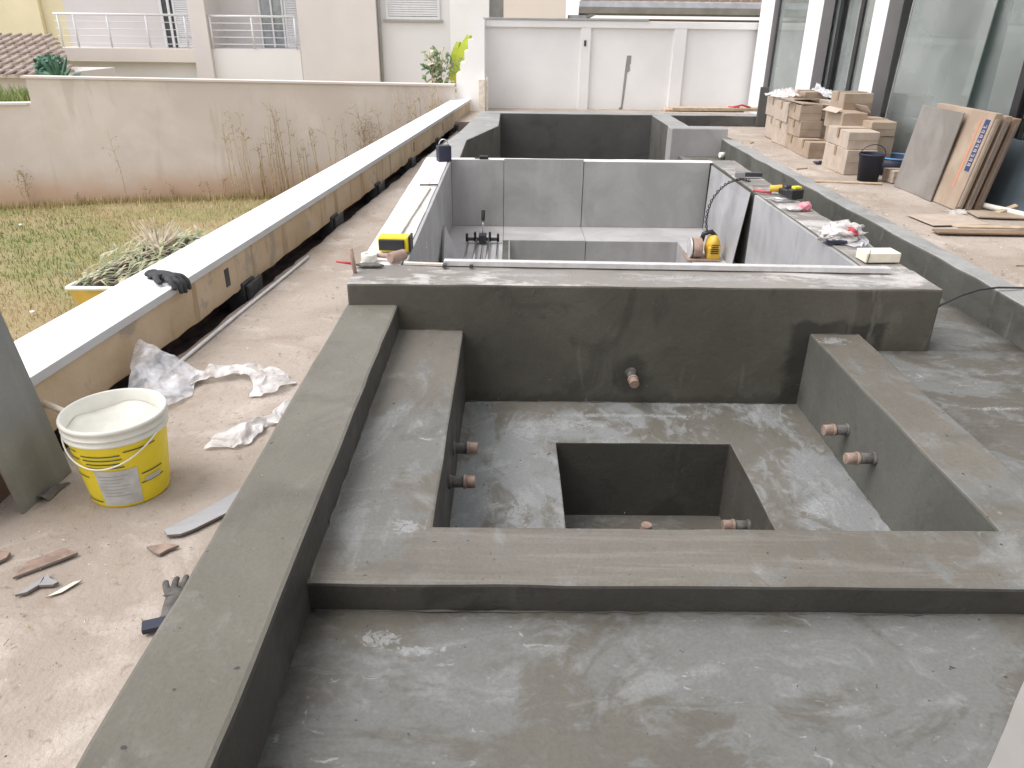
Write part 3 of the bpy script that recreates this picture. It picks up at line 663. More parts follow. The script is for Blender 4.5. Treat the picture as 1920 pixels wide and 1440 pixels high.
g = MB(); g.box(-7.45*K, -6.80*K, Y+1.16, Y+1.19, hz(-.75), hz(1.4)); g.build('window_pane', 'glassdark', hh)
g = MB()
for x in (-7.50, -7.15, -6.82): g.box(x*K, (x+.05)*K, Y+1.10, Y+1.155, hz(-.75), hz(1.4))
g.build('window_frame', 'shutter', hh)
louvre(-6.76*K, -6.20*K, hz(-.75), hz(1.4), Y+1.18, 30).build('shutter_door', ['shutter', 'grey'], hh)
louvre(-3.60*K, -2.05*K, hz(.06), hz(1.3), Y+.24, 18).build('window_shutter', ['shutter', 'grey'], hh)
g = MB(); g.box(-3.68*K, -1.97*K, Y+.16, Y+.245, hz(.0), hz(.058)); g.build('window_sill', 'grey', hh)
g = MB(); g.box(-14*K, -1.0*K, Y-.5, Y+9.2, 6.0, 6.4); g.build('roof_slab', 'housewhite', hh)
# cream building far left
cb = thing('cream_house', (-17, 31, -1.15), 'cream yellow building behind the tiled roof at far left', 'house')
g = MB(); g.box(-24, -17.35, 31, 38, -1.15, 3.05); g.build('wall', 'housecream', cb)
g = MB(); g.box(-24.2, -17.2, 30.85, 38.2, 3.05, 3.17); g.build('coping', 'peach', cb)
g = MB(); g.box(-17.34, -13.8, 31.2, 38, -1.15, 2.75); g.build('wing_wall', 'housecream', cb)
# tiled roof low at left
tr = thing('tiled_outbuilding', (-15, 21, -1.15), 'low outbuilding with weathered brown tiled roof at far left', 'outbuilding')
g = MB(); g.box(-22, -11.6, 20.4, 24, -1.15, .15); g.build('wall', 'housebeige', tr)
g = MB()
for k in range(9):
    y = 20.0+k*.44; z = .10+k*.095
    xr = -10.9-k*.16-.9*(k/8)
    g.box(-24, xr, y, y+.5, z, z+.06)
    for i in range(45): g.cyl((-24+i*.29, y-.02, z+.06), (-24+i*.29, y+.52, z+.15), .045, .04, n=8, cap=True) if -24+i*.29 < xr else None
g.build('tiled_roof', 'rooftile', tr)
# house beyond rear wall
rh = thing('rear_house', (3.5, 19, -1.15), 'house behind the rear wall with grey gutter and pale tiled roof', 'house')
g = MB(); g.box(1.7, 12, 18.6, 24, -1.15, 1.55); g.build('wall', 'grey', rh)
g = MB()
prof = [(0, .0), (-.16, .04), (-.22, .16), (-.2, .26), (-.12, .28), (-.12, .18), (0, .14)]
A = [g.bm.verts.new((1.45, 18.1+p[0], 1.62+p[1])) for p in prof]; B = [g.bm.verts.new((12, 18.1+p[0], 1.62+p[1])) for p in prof]
g.face(A); g.face(list(reversed(B))); [g.face([A[i], B[i], B[(i+1) % 7], A[(i+1) % 7]]) for i in range(7)]
g.build('gutter', 'gutter', rh)
g = MB(); g.box(1.5, 12, 18.12, 18.6, 1.48, 1.56); g.build('soffit', 'carddark', rh)
g = MB(); g.box(1.25, 1.62, 18.0, 18.5, 1.5, 1.62); g.cyl((1.5, 18.1, 1.52), (1.9, 18.05, 1.72), .05, n=10); g.build('gutter_elbow', 'gutter', rh)
g = MB()
for i in range(46):
    x = 1.6+i*.225; g.cyl((x, 18.02, 1.90), (x, 21.5, 2.75), .09, n=8)
g.box(1.5, 12, 18.1, 18.14, 1.76, 1.88)
g.poly([(1.5, 18.05, 1.87), (12, 18.05, 1.87), (12, 21.5, 2.70), (1.5, 21.5, 2.70)])
g.build('tiled_roof', 'terracotta', rh)
pb = thing('white_house', (-.5, 17.6, -1.15), 'tall plain white and peach building beyond the rear wall', 'building')
g = MB(); g.box(-1.28, -.46, 17.6, 22, -1.15, 5); g.build('white_wall', 'cap', pb)
g = MB(); g.box(-.46, -.16, 17.9, 22, -1.15, 5); g.build('grey_recess', 'grey', pb)
g = MB(); g.box(-.16, 1.15, 17.7, 22, -1.15, 5); g.build('peach_wall', 'peach', pb)
#PART2
# ------------------------------------------------------------------ own house: glazed front on the right, unseen wall added behind the camera
FX = 4.28
gh = thing('glazed_house', (FX, 8, .12), 'house front of tall glass panes between white pillars with shade painted grey on their sides', 'house')
def pillar(y0, y1, x0=4.0, w_=.22):
    g = MB(); v = g.box(x0, x0+w_, y0, y1, .10, 5.0)
    g.bm.faces.ensure_lookup_table()
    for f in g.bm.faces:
        f.normal_update(); f.material_index = 1 if abs(f.normal.y) > .5 else 0  # faces along y get the grey: shade painted on white pillars
    g.build('pillar', ['pillar', 'pillarside'], gh, .008)
pillar(13.25, 13.95, 4.13, .16); pillar(10.82, 11.37, 4.0, .15); pillar(8.95, 9.30, 4.0, .16)
def pane(y0, y1, x, z0=.14, z1=4.0, fr=.05, m='darksteel', sides=(1, 1)):
    g = MB(); g.box(x-.004, x+.004, y0, y1, z0, z1); g.build('glass_pane', 'glass', gh)
    g = MB()
    if sides[0]: g.box(x-.03, x+.03, y0, y0+fr, z0, z1)
    if sides[1]: g.box(x-.03, x+.03, y1-fr, y1, z0, z1)
    g.box(x-.03, x+.03, y0+fr, y1-fr, z0-.03, z0+.02)
    g.build('pane_frame', m, gh)
pane(11.45, 13.2, 4.22, fr=.03, sides=(0, 1)); pane(9.32, 10.07, 4.2, fr=.10, m='black', sides=(0, 1)); pane(10.60, 11.36, 4.2, fr=.10, m='black', sides=(1, 0)); pane(10.08, 10.59, 4.24, fr=.03, sides=(0, 0))
pane(6.60, 8.85, 4.22, fr=.10, m='black', sides=(1, 0)); pane(3.0, 6.52, 4.28, fr=.06)
g = MB(); g.box(4.14, 4.40, -2, 14, -.2, .115); g.build('threshold', 'rettop', gh, .006)
g = MB(); g.box(4.0, 4.6, -3, 14.3, 4.0, 5.6); g.build('upper_wall', 'pillar', gh)
g = MB(); g.box(4.40, 10, -3, 14.2, -.2, .10); g.build('interior_floor', 'intfloor', gh)
g = MB(); g.box(8.6, 8.8, -3, 14.2, .10, 4.0); g.box(4.3, 8.6, 14.0, 14.2, .10, 4.0); g.box(6.9, 8.6, 10.4, 10.6, .1, 4.0); g.build('interior_wall', 'interior', gh)
g = MB(); g.box(4.61, 9, -3, 14.3, 4.0, 4.2); g.build('ceiling', 'interior', gh)
g = MB(); g.box(7.0, 7.9, 10.36, 10.40, .1, 2.5); g.box(6.9, 7.0, 10.34, 10.399, .1, 2.6); g.box(7.9, 8.0, 10.34, 10.399, .1, 2.6); g.build('interior_door', 'pillar', gh)
g = MB(); g.box(4.05, 4.3, -3, 2.9, .1, 4.0); g.build('blind_wall', 'pillar', gh)
g = MB(); g.box(-1.2, 4.0, -1.9, -1.6, -.3, 5.6); g.build('unseen_shade_wall', 'pillarside', gh)  # never in view, added to darken the foreground and camera-facing sides
# free leaning sheet of glass
g = MB()
vv = [(4.02, 8.55, .13), (4.10, 7.25, .13), (4.16, 7.20, 2.3), (4.08, 8.52, 2.3)]
a = [g.bm.verts.new(p) for p in vv]; b = [g.bm.verts.new((p[0]+.010, p[1]+.001, p[2])) for p in vv]
g.face(a); g.face(list(reversed(b))); [g.face([a[i], b[i], b[(i+1) % 4], a[(i+1) % 4]], 1 if i == 3 else 0) for i in range(4)]
gs = thing('glass_sheet', (4.0, 8, .13), 'large loose sheet of greenish glass leaning between the cartons and the board packs', 'glass sheet'); g.build('pane', ['glass', 'pailwhite'], gs)
g = MB(); g.tube([Vector(vv[0]).lerp(Vector(vv[3]), k/30)+Vector((-.004, .004*nzv((k, 0, 0), .7), 0)) for k in range(31)], .009, 6); g.build('ragged_edge', 'rettop', gs)
# white column by the lower right corner
g = MB()
zs = [-.3+i*.018 for i in range(200)]
n = len(zs); ring = []
for z in zs:
    j = .018*nzv((0, 0, z), 5)+.006*nzv((1, 0, z), 14)
    ring.append([g.bm.verts.new(p) for p in ((.938+j, 1.0, z), (1.25, .95, z), (1.25, .70, z), (.95+j, .70, z))])
for p, q in zip(ring, ring[1:]):
    for k in range(4): g.face([p[k], p[(k+1) % 4], q[(k+1) % 4], q[k]])
g.face(ring[-1]); g.face(list(reversed(ring[0])))
tag(g.build('column', 'columnpaint', loc=(1.1, .85, -.1), smooth=False), 'rough edged white plaster column at the lower right corner', 'column')

# post beside far basin
g = MB(); g.box(3.60, 3.72, 11.62, 11.655, -.05, .66); g.box(3.72, 3.78, 11.63, 11.66, -.05, .42)
tag(g.build('post', 'farwall', loc=(3.66, 11.6, .1), bevel=.004), 'short dark grey post at the right end of the far basin wall', 'post')
g = MB(); g.obox((3.1, 12.1, ZW+.055), (1.35, .22, .045), (0, 0, .03)); g.obox((2.95, 12.25, ZW+.02), (1.2, .25, .03), (0, 0, .01))
tag(g.build('plank', 'wood', loc=(3.1, 12.1, .25), bevel=.003), 'pale plank lying on the rear edge of the far basin', 'board')
g = MB(); g.tube([(3.35, 12.05, .345), (3.5, 12.1, .37), (3.62, 12.06, .34)], .014); g.tube([(3.3, 12.12, .34), (3.45, 12.05, .345)], .012)
tag(g.build('wood_offcut', 'red', loc=(3.45, 12.05, .34)), 'small reddish stick lying on the pale plank', 'offcut')

# ------------------------------------------------------------------ cartons
def carton(x, y, z, w_, d_, h, rot=0, label='', m='card', tape=True, open_=False, grp='cartons stacked on the terrace'):
    t = thing('cardboard_box', (x, y, z), label, 'box', grp); t.rotation_euler = (0, 0, rot)
    def mk(g, nm, mm, bev=0):
        for v in g.bm.verts: pass
        me = bpy.data.meshes.new(nm); g.bm.normal_update(); g.bm.to_mesh(me); g.bm.free()
        for q in mm: me.materials.append(M[q])
        o = bpy.data.objects.new(nm, me); C.objects.link(o); o.parent = t
        if bev: b = o.modifiers.new('bevel', 'BEVEL'); b.width = bev; b.segments = 2
        return o
    g = MB(); g.gbox(-w_/2, w_/2, -d_/2, d_/2, 0, h, .09, .006, x*7+z*5+y, 0, 0); mk(g, 'carton_body', [m], .004)
    if tape:
        g = MB(); g.box(-w_/2-.004, w_/2+.004, -.025, .025, h+.003, h+.0065); g.box(-w_/2-.0075, -w_/2-.004, -.025, .025, h-.08, h+.006)
        mk(g, 'parcel_tape', ['tape'])
        g = MB(); g.box(-w_/2+.004, w_/2-.004, -d_/2-.0075, -d_/2-.0055, h*.5-.0015, h*.5+.0015); mk(g, 'flap_seam', ['carddark'])
    if open_:
        g = MB(); g.obox((-w_/2-.03, 0, h+.015), (.08, d_*.8, .004), (0, -.5, 0)); mk(g, 'flap', ['cardpale']); g = MB(); g.obox((w_/2+.02, 0, h+.03), (.08, d_*.8, .004), (0, .9, 0)); mk(g, 'flap', ['cardpale'])
    return t
Z0 = .122
carton(3.44, 8.90, Z0, .235, .38, .17, .03, 'small single carton on the ground in front of the left stack')
carton(3.47, 9.35, Z0, .25, .42, .165, -.02, 'bottom carton of the front left stack')
carton(3.46, 9.33, Z0+.170, .25, .42, .175, .02, 'middle carton of the front left stack')
carton(3.45, 9.34, Z0+.350, .25, .42, .165, -.03, 'top carton of the front left stack under the flattened card')
carton(3.46, 9.83, Z0, .22, .5, .27, .02, 'tall pale carton behind the front left stack, lower one', 'cardpale')
carton(3.45, 9.85, Z0+.275, .22, .5, .22, .0, 'pale carton under the clear plastic, second row', 'cardpale')
carton(3.53, 10.36, Z0, .24, .5, .27, -.03, 'rearmost pale carton at the bottom nearest the far basin', 'cardpale')
carton(3.52, 10.38, Z0+.275, .24, .5, .22, .02, 'rearmost pale carton on top nearest the far basin', 'cardpale')
carton(3.66, 9.55, Z0, .20, .45, .34, .02, 'lower carton in the gap between the two front stacks', 'cardpale')
carton(3.66, 9.5, Z0+.345, .10, .4, .17, .05, 'narrow pale carton on edge, left of a matching pair', 'cardpale', False)
carton(3.78, 9.5, Z0+.345, .10, .4, .20, -.03, 'narrow pale carton on edge, right of a matching pair', 'cardpale', False)
carton(3.72, 9.95, Z0+.0, .3, .4, .46, .02, 'brown carton standing behind the gap between stacks', 'card')
carton(3.70, 9.97, Z0+.465, .3, .38, .15, .1, 'brown carton with raised lid under the clear plastic', 'card', True)
carton(3.46, 7.95, Z0, .30, .55, .24, .02, 'bottom large pale carton beside the black bucket', 'cardpale')
carton(3.47, 7.98, Z0+.245, .30, .55, .16, -.02, 'second large pale carton beside the black bucket', 'cardpale')
carton(3.76, 8.2, Z0, .24, .5, .33, .02, 'lower brown carton behind the black bucket')
carton(3.76, 8.2, Z0+.335, .25, .5, .14, -.03, 'middle brown carton behind the black bucket')
carton(3.55, 8.42, Z0+.36, .26, .42, .17, .05, 'torn open carton below the top brown carton', 'card', False, True)
carton(3.72, 8.75, Z0+.0, .3, .4, .49, .0, 'tall brown carton hidden behind the bucket stack', 'card')
carton(3.70, 8.72, Z0+.495, .30, .38, .20, -.02, 'topmost square brown carton against the third pillar')
# flattened card on top
g = MB(); g.obox((3.45, 9.4, Z0+.535), (.34, .5, .012), (.05, .06, .2)); g.obox((3.50, 9.5, Z0+.555), (.28, .4, .01), (-.08, -.05, -.3))
tag(g.build('flattened_carton', 'card', loc=(3.45, 9.4, .65)), 'flattened torn cardboard on the front left stack', 'cardboard', )

def crumple(name, mat, path, widths, h, seed, label, cat, n=22, m_=46, fold=1.0, group=None):
    """crumpled film lofted along a path of points"""
    g = MB(); pts = [Vector(p) for p in path]; rows = []
    for i in range(m_):
        t = i/(m_-1)*(len(pts)-1); k = min(int(t), len(pts)-2); f = t-k
        p = pts[k].lerp(pts[k+1], f); wd = widths[k]*(1-f)+widths[k+1]*f
        tg = (pts[k+1]-pts[k]); tg.z = 0; tg.normalize(); sd = Vector((-tg.y, tg.x, 0)); row = []
        for j in range(n):
            s_ = j/(n-1)-.5
            q = p+sd*s_*wd
            r = abs(nzv((q.x, q.y, s_), 7, seed))*1.6+abs(nzv((q.x, q.y, s_*2), 19, seed+4))*.8+abs(nzv((q.x, q.y, 1), 40, seed+9))*.35
            q = q+Vector((nzv(q, 8, seed+1)*.05*fold, nzv(q, 8, seed+2)*.05*fold, 0))
            q.z += h*(r)*(1-abs(s_*2)**3*.8)+.003
            row.append(g.bm.verts.new(q))
        rows.append(row)
    for a, b in zip(rows, rows[1:]):
        for j in range(n-1): g.face([a[j], a[j+1], b[j+1], b[j]])
    o = g.build(name, mat, loc=tuple(pts[0]), smooth=True); return tag(o, label, cat, group)
crumple('plastic_film', 'filmdense', [(3.5, 10.6, Z0+.50), (3.52, 10.1, Z0+.52), (3.5, 9.75, Z0+.52)], [.32, .38, .34], .085, 3, 'clear crumpled plastic draped over the rear cartons', 'plastic film')
crumple('plastic_film', 'film', [(3.72, 9.9, Z0+.63), (3.90, 9.5, Z0+.55), (3.95, 9.3, Z0+.42)], [.15, .22, .25], .06, 8, 'clear plastic hanging down between cartons and the third pillar', 'plastic film')
g = MB(); g.obox((3.40, 8.35, .128), (.24, .13, .008), (0, .03, -.1)); g.obox((3.42, 8.33, .140), (.2, .05, .012), (.04, .02, -.15))
tag(g.build('plastering_float', 'navy', loc=(3.4, 8.35, .12)), 'flat dark navy float lying in front of the small carton', 'float')
g = MB(); g.tube([(3.32, 7.9, .13), (3.38, 7.82, .135), (3.46, 7.80, .13)], .012); g.tube([(3.30, 7.83, .128), (3.42, 7.77, .13)], .009)
tag(g.build('wood_offcut', 'twig', loc=(3.38, 7.82, .12)), 'thin dark sticks on the ground at the foot of the bucket stack', 'offcut')
for k, (x, y, a, l) in enumerate(((3.02, 8.0, .5, .16), (3.05, 9.9, .9, .12))):
    g = MB(); g.obox((x, y, .126), (l, .012, .01), (0, 0, a)); tag(g.build('wood_offcut', 'twig', loc=(x, y, .12)), ('short twig on the terrace edge left of the navy float', 'short twig on the terrace edge beside the rear cartons')[k], 'offcut')

# black bucket
def bucket(name, c, r0, r1, h, mat, label, handle='black', arc=None):
    t = thing(name, c, label, 'bucket'); x, y, z = c
    g = MB(); g.lathe(c, [(.001, .004), (r0, .004), (r0, 0), (r1, h), (r1+.008, h), (r1+.008, h-.012), (r1+.002, h-.014)]); g.lathe(c, [(.001, .02), (r0-.006, .02), (r1-.006, h)]); g.build('pail_body', mat, t)
    g = MB(); g.tube([(x+math.cos(a)*(r1+.01), y-.02*math.sin(a), z+h-.02+(r1*.9)*math.sin(a)) for a in [math.pi*k/14 for k in range(15)]] if arc is None else arc, .004); g.build('bail_handle', handle, t)
    return t
bucket('bucket', (3.44, 7.40, Z0), .092, .115, .25, 'navy', 'navy black bucket with thin bail handle at the foot of the cartons')
# mortar tub with blue rope
t = thing('mixing_tub', (4.0, 7.75, Z0), 'low round dark tub with blue rim beside the black bucket', 'tub')
g = MB(); g.lathe((3.86, 7.80, Z0), [(.001, .01), (.17, .01), (.21, .16), (.22, .16), (.18, 0), (.001, 0)]); g.build('tub_body', 'navy', t)
g = MB(); g.tube([(3.86+.218*math.cos(a), 7.80+.218*math.sin(a), Z0+.165) for a in [2*math.pi*k/24 for k in range(25)]], .008); g.build('tub_rim', 'blue', t)
# dusty box behind bucket
carton(3.78, 7.36, Z0, .35, .2, .11, .04, 'low dusty carton on the ground right of the black bucket', 'cardpale')

# ------------------------------------------------------------------ packs of tiles leaning
def leaning(name, base, top_dx, h, th_, y0, y1, mats, label, cat, group=None, extra=None, dyt=0):
    """slab standing on its long edge along y; x base -> leans to +x by top_dx"""
    root = thing(name, (base, (y0+y1)/2, Z0), label, cat, group)
    def body(xa, xb, za, zb, ya_, yb_, g, mi=0):
        k = top_dx/h
        P = [(xa+k*za, ya_, Z0+za), (xb+k*za, ya_, Z0+za), (xb+k*zb, ya_+dyt, Z0+zb), (xa+k*zb, ya_+dyt, Z0+zb)]
        Q = [(p[0]+.0, yb_, p[2]) for p in P]
        a = [g.bm.verts.new(p) for p in P]; b = [g.bm.verts.new(p) for p in Q]
        g.face(a, mi); g.face(list(reversed(b)), mi); [g.face([a[i], b[i], b[(i+1) % 4], a[(i+1) % 4]], mi) for i in range(4)]
    return root, body
r, bd = leaning('large_tile', 3.60, .10, .72, .012, 6.22, 7.15, None, 'large bare grey tile leaning in front of the carton packs', 'tile')
g = MB(); bd(base_ := 3.575, 3.587, .0, .71, 6.46, 7.14, g); g.build('tile_face', 'tileB', r, .002)
for k, (xb, lab) in enumerate(((3.60, 'carton pack of large tiles with blue lettering and an orange stripe, front of three'), (3.70, 'middle carton pack of large tiles in the leaning row'), (3.785, 'rear carton pack of large tiles with brown side, leaning by the glass'))):
    r, bd = leaning('tile_pack', xb, .13, .74, .07, 6.12, 7.1, None, lab, 'tile pack', 'packs of large tiles leaning on the glass')
    g = MB(); bd(xb, xb+(.062, .050, .058)[k], .0, .74-.02*k, 6.12+.02*k, 7.0, g); g.build('carton_sleeve', ['card', 'cardpale', 'carddark'][k] if k != 1 else 'card', r, .004)
    g = MB(); bd(xb+.015, xb+.035, .03, .70-.02*k, 6.112+.02*k, 6.2, g); g.build('tile_edges', 'tilecore' if k != 0 else 'cardpale', r)
    if k == 0:
        g = MB(); bd(xb-.0025, xb-.0005, .30, .69, 6.150, 6.215, g); g.build('printed_band', simple('blue_print', (.03, .05, .15), .6), r)
        g = MB(); bd(xb-.0025, xb-.0005, .16, .70, 6.260, 6.278, g); g.build('stripe', simple('orange_stripe', (.62, .24, .13), .7), r)
        g = MB()
        for q in range(9):
            z = .34+q*.036
            bd(xb-.0045, xb-.003, z, z+.006, 6.160, 6.205, g); bd(xb-.0045, xb-.003, z+.006, z+.020, 6.160, 6.167, g); bd(xb-.0045, xb-.003, z+.006, z+.022 if q % 2 else z+.014, 6.178+.006*(q % 3), 6.185+.006*(q % 3), g); bd(xb-.0045, xb-.003, z+.016, z+.021, 6.160, 6.198-.012*(q % 3), g)
        g.build('lettering', 'cardpale', r)
g = MB(); g.obox((3.93, 6.0, Z0+.03), (.30, .05, .02), (0, -.28, .25)); tag(g.build('wood_offcut', 'wood', loc=(3.9, 6.0, .12), bevel=.002), 'orange brown batten resting at the foot of the rear tile pack', 'offcut')
g = MB(); g.tube([(3.72, 6.55, .15), (3.95, 6.0, .15), (4.15, 5.45, .15)], .022); g.tube([(4.02, 5.72, .15), (4.0, 5.62, .2), (3.95, 5.6, .16)], .022)
tag(g.build('white_pipe', 'pailwhite', loc=(4.0, 6, .12)), 'white plastic pipe lying at the foot of the glass', 'pipe')
t = MB(); vv = [(4.00, 5.05, Z0+.005), (4.03, 6.85, Z0+.005), (4.14, 6.85, Z0+.52), (4.13, 5.05, Z0+.50)]
a = [t.bm.verts.new(p) for p in vv]; b = [t.bm.verts.new((p[0]+.012, p[1], p[2])) for p in vv]
t.face(a); t.face(list(reversed(b))); [t.face([a[i], b[i], b[(i+1) % 4], a[(i+1) % 4]]) for i in range(4)]
tag(t.build('dark_reflection', 'darkreflect', loc=(4.05, 6, Z0)), 'dark blue grey sheet standing in for a reflection low in the glass behind the white pipe', 'board')  # added sheet, its dark colour paints a reflection in the lower glass
# flat boards and cardboard on terrace
for k, (c, s_, rt, m, lab, cat) in enumerate((
    ((3.62, 5.32, .140), (1.15, .10, .012), (0, 0, -.04), 'carddark', 'dark thin board lying flat on the terrace edge', 'board'),
    ((3.50, 5.44, .150), (.55, .07, .012), (0, .02, .06), 'wood', 'brown strip across the thin dark board', 'offcut'),
    ((3.95, 5.90, .135), (.62, .22, .012), (0, 0, -.12), 'card', 'folded cardboard flap on the terrace below the tile packs', 'cardboard'),
    ((3.35, 5.75, .130), (.45, .35, .006), (0, 0, .1), 'cardpale', 'flat pale cardboard sheet on the terrace', 'cardboard'),
    ((3.20, 7.25, .128), (.60, .05, .012), (0, 0, -.15), 'wood', 'thin wooden lath lying in front of the black bucket', 'lath'),
    ((3.75, 4.78, .132), (.10, .07, .02), (0, 0, .1), 'grey', 'small grey offcut on the terrace at the right edge', 'offcut'),
    ((3.60, 4.55, .126), (.9, .012, .008), (0, 0, .0), 'twig', 'thin dark rod lying across the terrace at the right edge', 'rod'))):
    g = MB(); g.obox(c, s_, rt); tag(g.build({'board': 'board', 'offcut': 'wood_offcut', 'cardboard': 'flattened_carton', 'lath': 'lath', 'rod': 'rod'}[cat], m, loc=c, bevel=.002), lab, cat)
crumple('paper_scrap', 'filmdense', [(3.45, 5.95, .125), (3.6, 6.0, .125)], [.08, .1], .03, 21, 'crumpled white scrap at the foot of the front tile pack', 'paper scrap', 8, 10)
# cable over retaining wall
g = MB(); g.tube([(2.215, 3.80, .06), (2.30, 3.80, .125), (2.44, 3.88, .150), (2.58, 3.96, .158), (2.72, 4.02, .152), (2.86, 4.05, .142), (3.0, 4.06, .137), (3.3, 4.0, .13)], .006)
tag(g.build('power_cable', 'rubber', loc=(2.7, 4.1, .1)), 'thin black cable crossing the pale top of the retaining wall', 'cable')

# ------------------------------------------------------------------ things on the pool walls
TZ = ZW+.005
t = thing('straightedge', (.85, 3.94, TZ), 'long aluminium straightedge lying along the front wall of the pool', 'straightedge')
g = MB(); g.obox((.845, 3.945, TZ+.016), (2.39, .045, .028), (0, 0, -.025)); g.build('bar', 'alu', t, .002)
g = MB(); g.obox((-.343, 3.922, TZ+.013), (.02, .035, .018), (0, 0, -.025)); g.obox((-.20, 3.920, TZ+.012), (.02, .02, .016)); g.build('end_cap', 'darksteel', t)
g = MB(); g.obox((-.45, 3.975, TZ+.006), (.24, .022, .012), (0, 0, -.1)); tag(g.build('batten', 'palewood', loc=(-.45, 3.97, TZ), bevel=.001), 'short narrow batten left of the aluminium straightedge', 'batten')
g = MB(); g.obox((-.70, 5.3, TZ+.008), (.11, 1.55, .014), (0, 0, -.03)); tag(g.build('batten', 'palewood', loc=(-.67, 5.3, TZ), bevel=.002), 'long cream batten along the bright left wall of the pool', 'batten')
g = MB(); g.cyl((-.72, 6.16, TZ+.008), (-.575, 6.17, TZ+.008), .007, n=8); g.cyl((-.65, 6.18, TZ+.008), (-.63, 6.4, TZ+.01), .002, n=6)
tag(g.build('rod', 'darksteel', loc=(-.65, 6.16, TZ)), 'short grey rod across the bright left wall of the pool', 'rod')
# box lamp
t = thing('work_light', (-.62, 7.40, ZW), 'small black square box with wire loop on the pool corner', 'box')
g = MB(); g.obox((-.625, 7.40, ZW+.072), (.125, .10, .14), (0, 0, .35)); g.build('case', 'navy', t, .006)
g = MB(); g.tube([(-.625+.045*math.cos(a), 7.40, ZW+.14+.06*math.sin(a)) for a in [math.pi*k/10 for k in range(11)]], .005); g.build('bail', 'steel', t)
g = MB(); g.obox((-.625, 7.40, ZW+.1445), (.11, .085, .004), (0, 0, .35)); g.build('lid', 'black', t)
# dark clip on rear wall
g = MB(); g.obox((-.25, 7.53, ZW+.018), (.085, .05, .03), (0, 0, .1)); g.obox((-.31, 7.53, ZW+.012), (.06, .02, .012), (0, 0, .1)); tag(g.build('tile_clip', 'black', loc=(-.25, 7.53, ZW), bevel=.003), 'small black clip on the rear wall of the pool', 'clip')
# yellow/black brush block
t = thing('scrubbing_brush', (-.66, 4.22, TZ), 'yellow and black box shaped brush standing on the pool wall', 'brush')
g = MB(); g.obox((-.655, 4.25, TZ+.046), (.175, .085, .09), (0, 0, -.05)); g.build('yellow_body', 'yellow', t, .012)
g = MB(); g.obox((-.665, 4.200, TZ+.046), (.145, .022, .062), (0, 0, -.05)); g.build('bristle_pad', 'black', t, .005)
g = MB(); g.obox((-.562, 4.255, TZ+.048), (.012, .09, .094), (0, 0, -.05)); g.build('end_cover', 'black', t, .004)
# tape roll
g = MB(); g.lathe((-.765, 4.04, TZ), [(.022, .002), (.042, .002), (.044, .005), (.044, .038), (.042, .042), (.022, .042), (.022, .002)], 28); tag(g.build('tape_roll', 'pailwhite', loc=(-.765, 4.04, TZ)), 'white roll of tape on the left corner of the pool wall', 'tape roll')
# mallet
t = thing('mallet', (-.65, 4.03, TZ), 'wooden handled mallet lying beside the tape roll', 'mallet')
g = MB(); g.cyl((-.73, 4.07, TZ+.025), (-.62, 4.02, TZ+.03), .013, .016, n=12); g.build('handle', 'handle', t)
g = MB(); g.cyl((-.645, 3.985, TZ+.032), (-.575, 4.065, TZ+.032), .030, n=18); g.build('head', 'handle', t, .006)
# trowel with red handle
t = thing('trowel', (-.80, 3.92, TZ), 'mortar covered trowel with thin red handle by the wall corner', 'trowel')
g = MB(); g.prism([(-.82, 3.93), (-.78, 3.965), (-.70, 3.95), (-.665, 3.92), (-.70, 3.90), (-.78, 3.90)], TZ+.004, TZ+.016, 0, 0); g.build('blade', 'pvcgrey', t, .004)
g = MB(); g.cyl((-.82, 3.925, TZ+.016), (-.92, 3.92, TZ+.030), .008, .006, n=10); g.build('handle', 'red', t)
# peg standing
g = MB(); g.tube([(-.805, 3.83, ZW-.004), (-.812, 3.83, ZW+.06), (-.822, 3.835, ZW+.13)], [.010, .012, .013], 10); tag(g.build('wooden_peg', 'handle', loc=(-.81, 3.83, ZW)), 'brown wooden peg standing upright on the wall corner', 'peg')
# cream block + plastic bag etc on the right wall
t_ = MB(); t_.obox((2.085, 4.16, TZ+.028), (.20, .12, .055), (0, 0, .06)); tag(t_.build('foam_block', 'foam', loc=(2.08, 4.16, TZ), bevel=.005), 'cream rectangular block on the right wall of the pool', 'block')
g = MB(); g.cyl((2.0, 4.09, TZ), (2.0, 4.085, TZ+.075), .0025, n=6); tag(g.build('nail', 'darksteel', loc=(2.0, 4.09, TZ)), 'thin nail standing in front of the cream block', 'nail')
bag = MB(); bag.ball((2.06, 4.60, TZ+.040), (.115, .10, .062), 0, 5, .55, 4, 2.6); bag.ball((2.085, 4.56, TZ+.055), (.030, .06, .035), 1, 8, .7, 3, 3.5); bag.ball((1.99, 4.56, TZ+.02), (.08, .05, .022), 0, 3, .7, 4, 4)
for v_ in bag.bm.verts: v_.co += Vector((nzv(v_.co, 38, 3), nzv(v_.co, 38, 9), nzv(v_.co, 38, 15)))*.020
tag(bag.build('plastic_bag', ['filmdense', 'red'], loc=(2.06, 4.6, TZ)), 'crumpled white and red plastic bag on the right wall of the pool', 'bag')
g = MB(); g.obox((1.985, 4.50, TZ+.012), (.12, .03, .02), (0, 0, -.15)); tag(g.build('chisel', 'navy', loc=(1.98, 4.5, TZ), bevel=.002), 'dark tool handle sticking out from the plastic bag', 'tool')
crumple('plastic_film', 'film', [(2.12, 4.85, TZ), (2.13, 4.6, TZ), (2.12, 4.4, TZ)], [.14, .18, .12], .03, 31, 'clear film lying around the plastic bag on the right wall', 'plastic film', 12, 20)
bag = MB(); bag.ball((2.12, 5.43, TZ+.025), (.045, .04, .035), 0, 2, .4, 3, 2.5); bag.ball((2.04, 5.42, TZ+.012), (.06, .04, .014), 1, 4, .4, 3, 2.5)
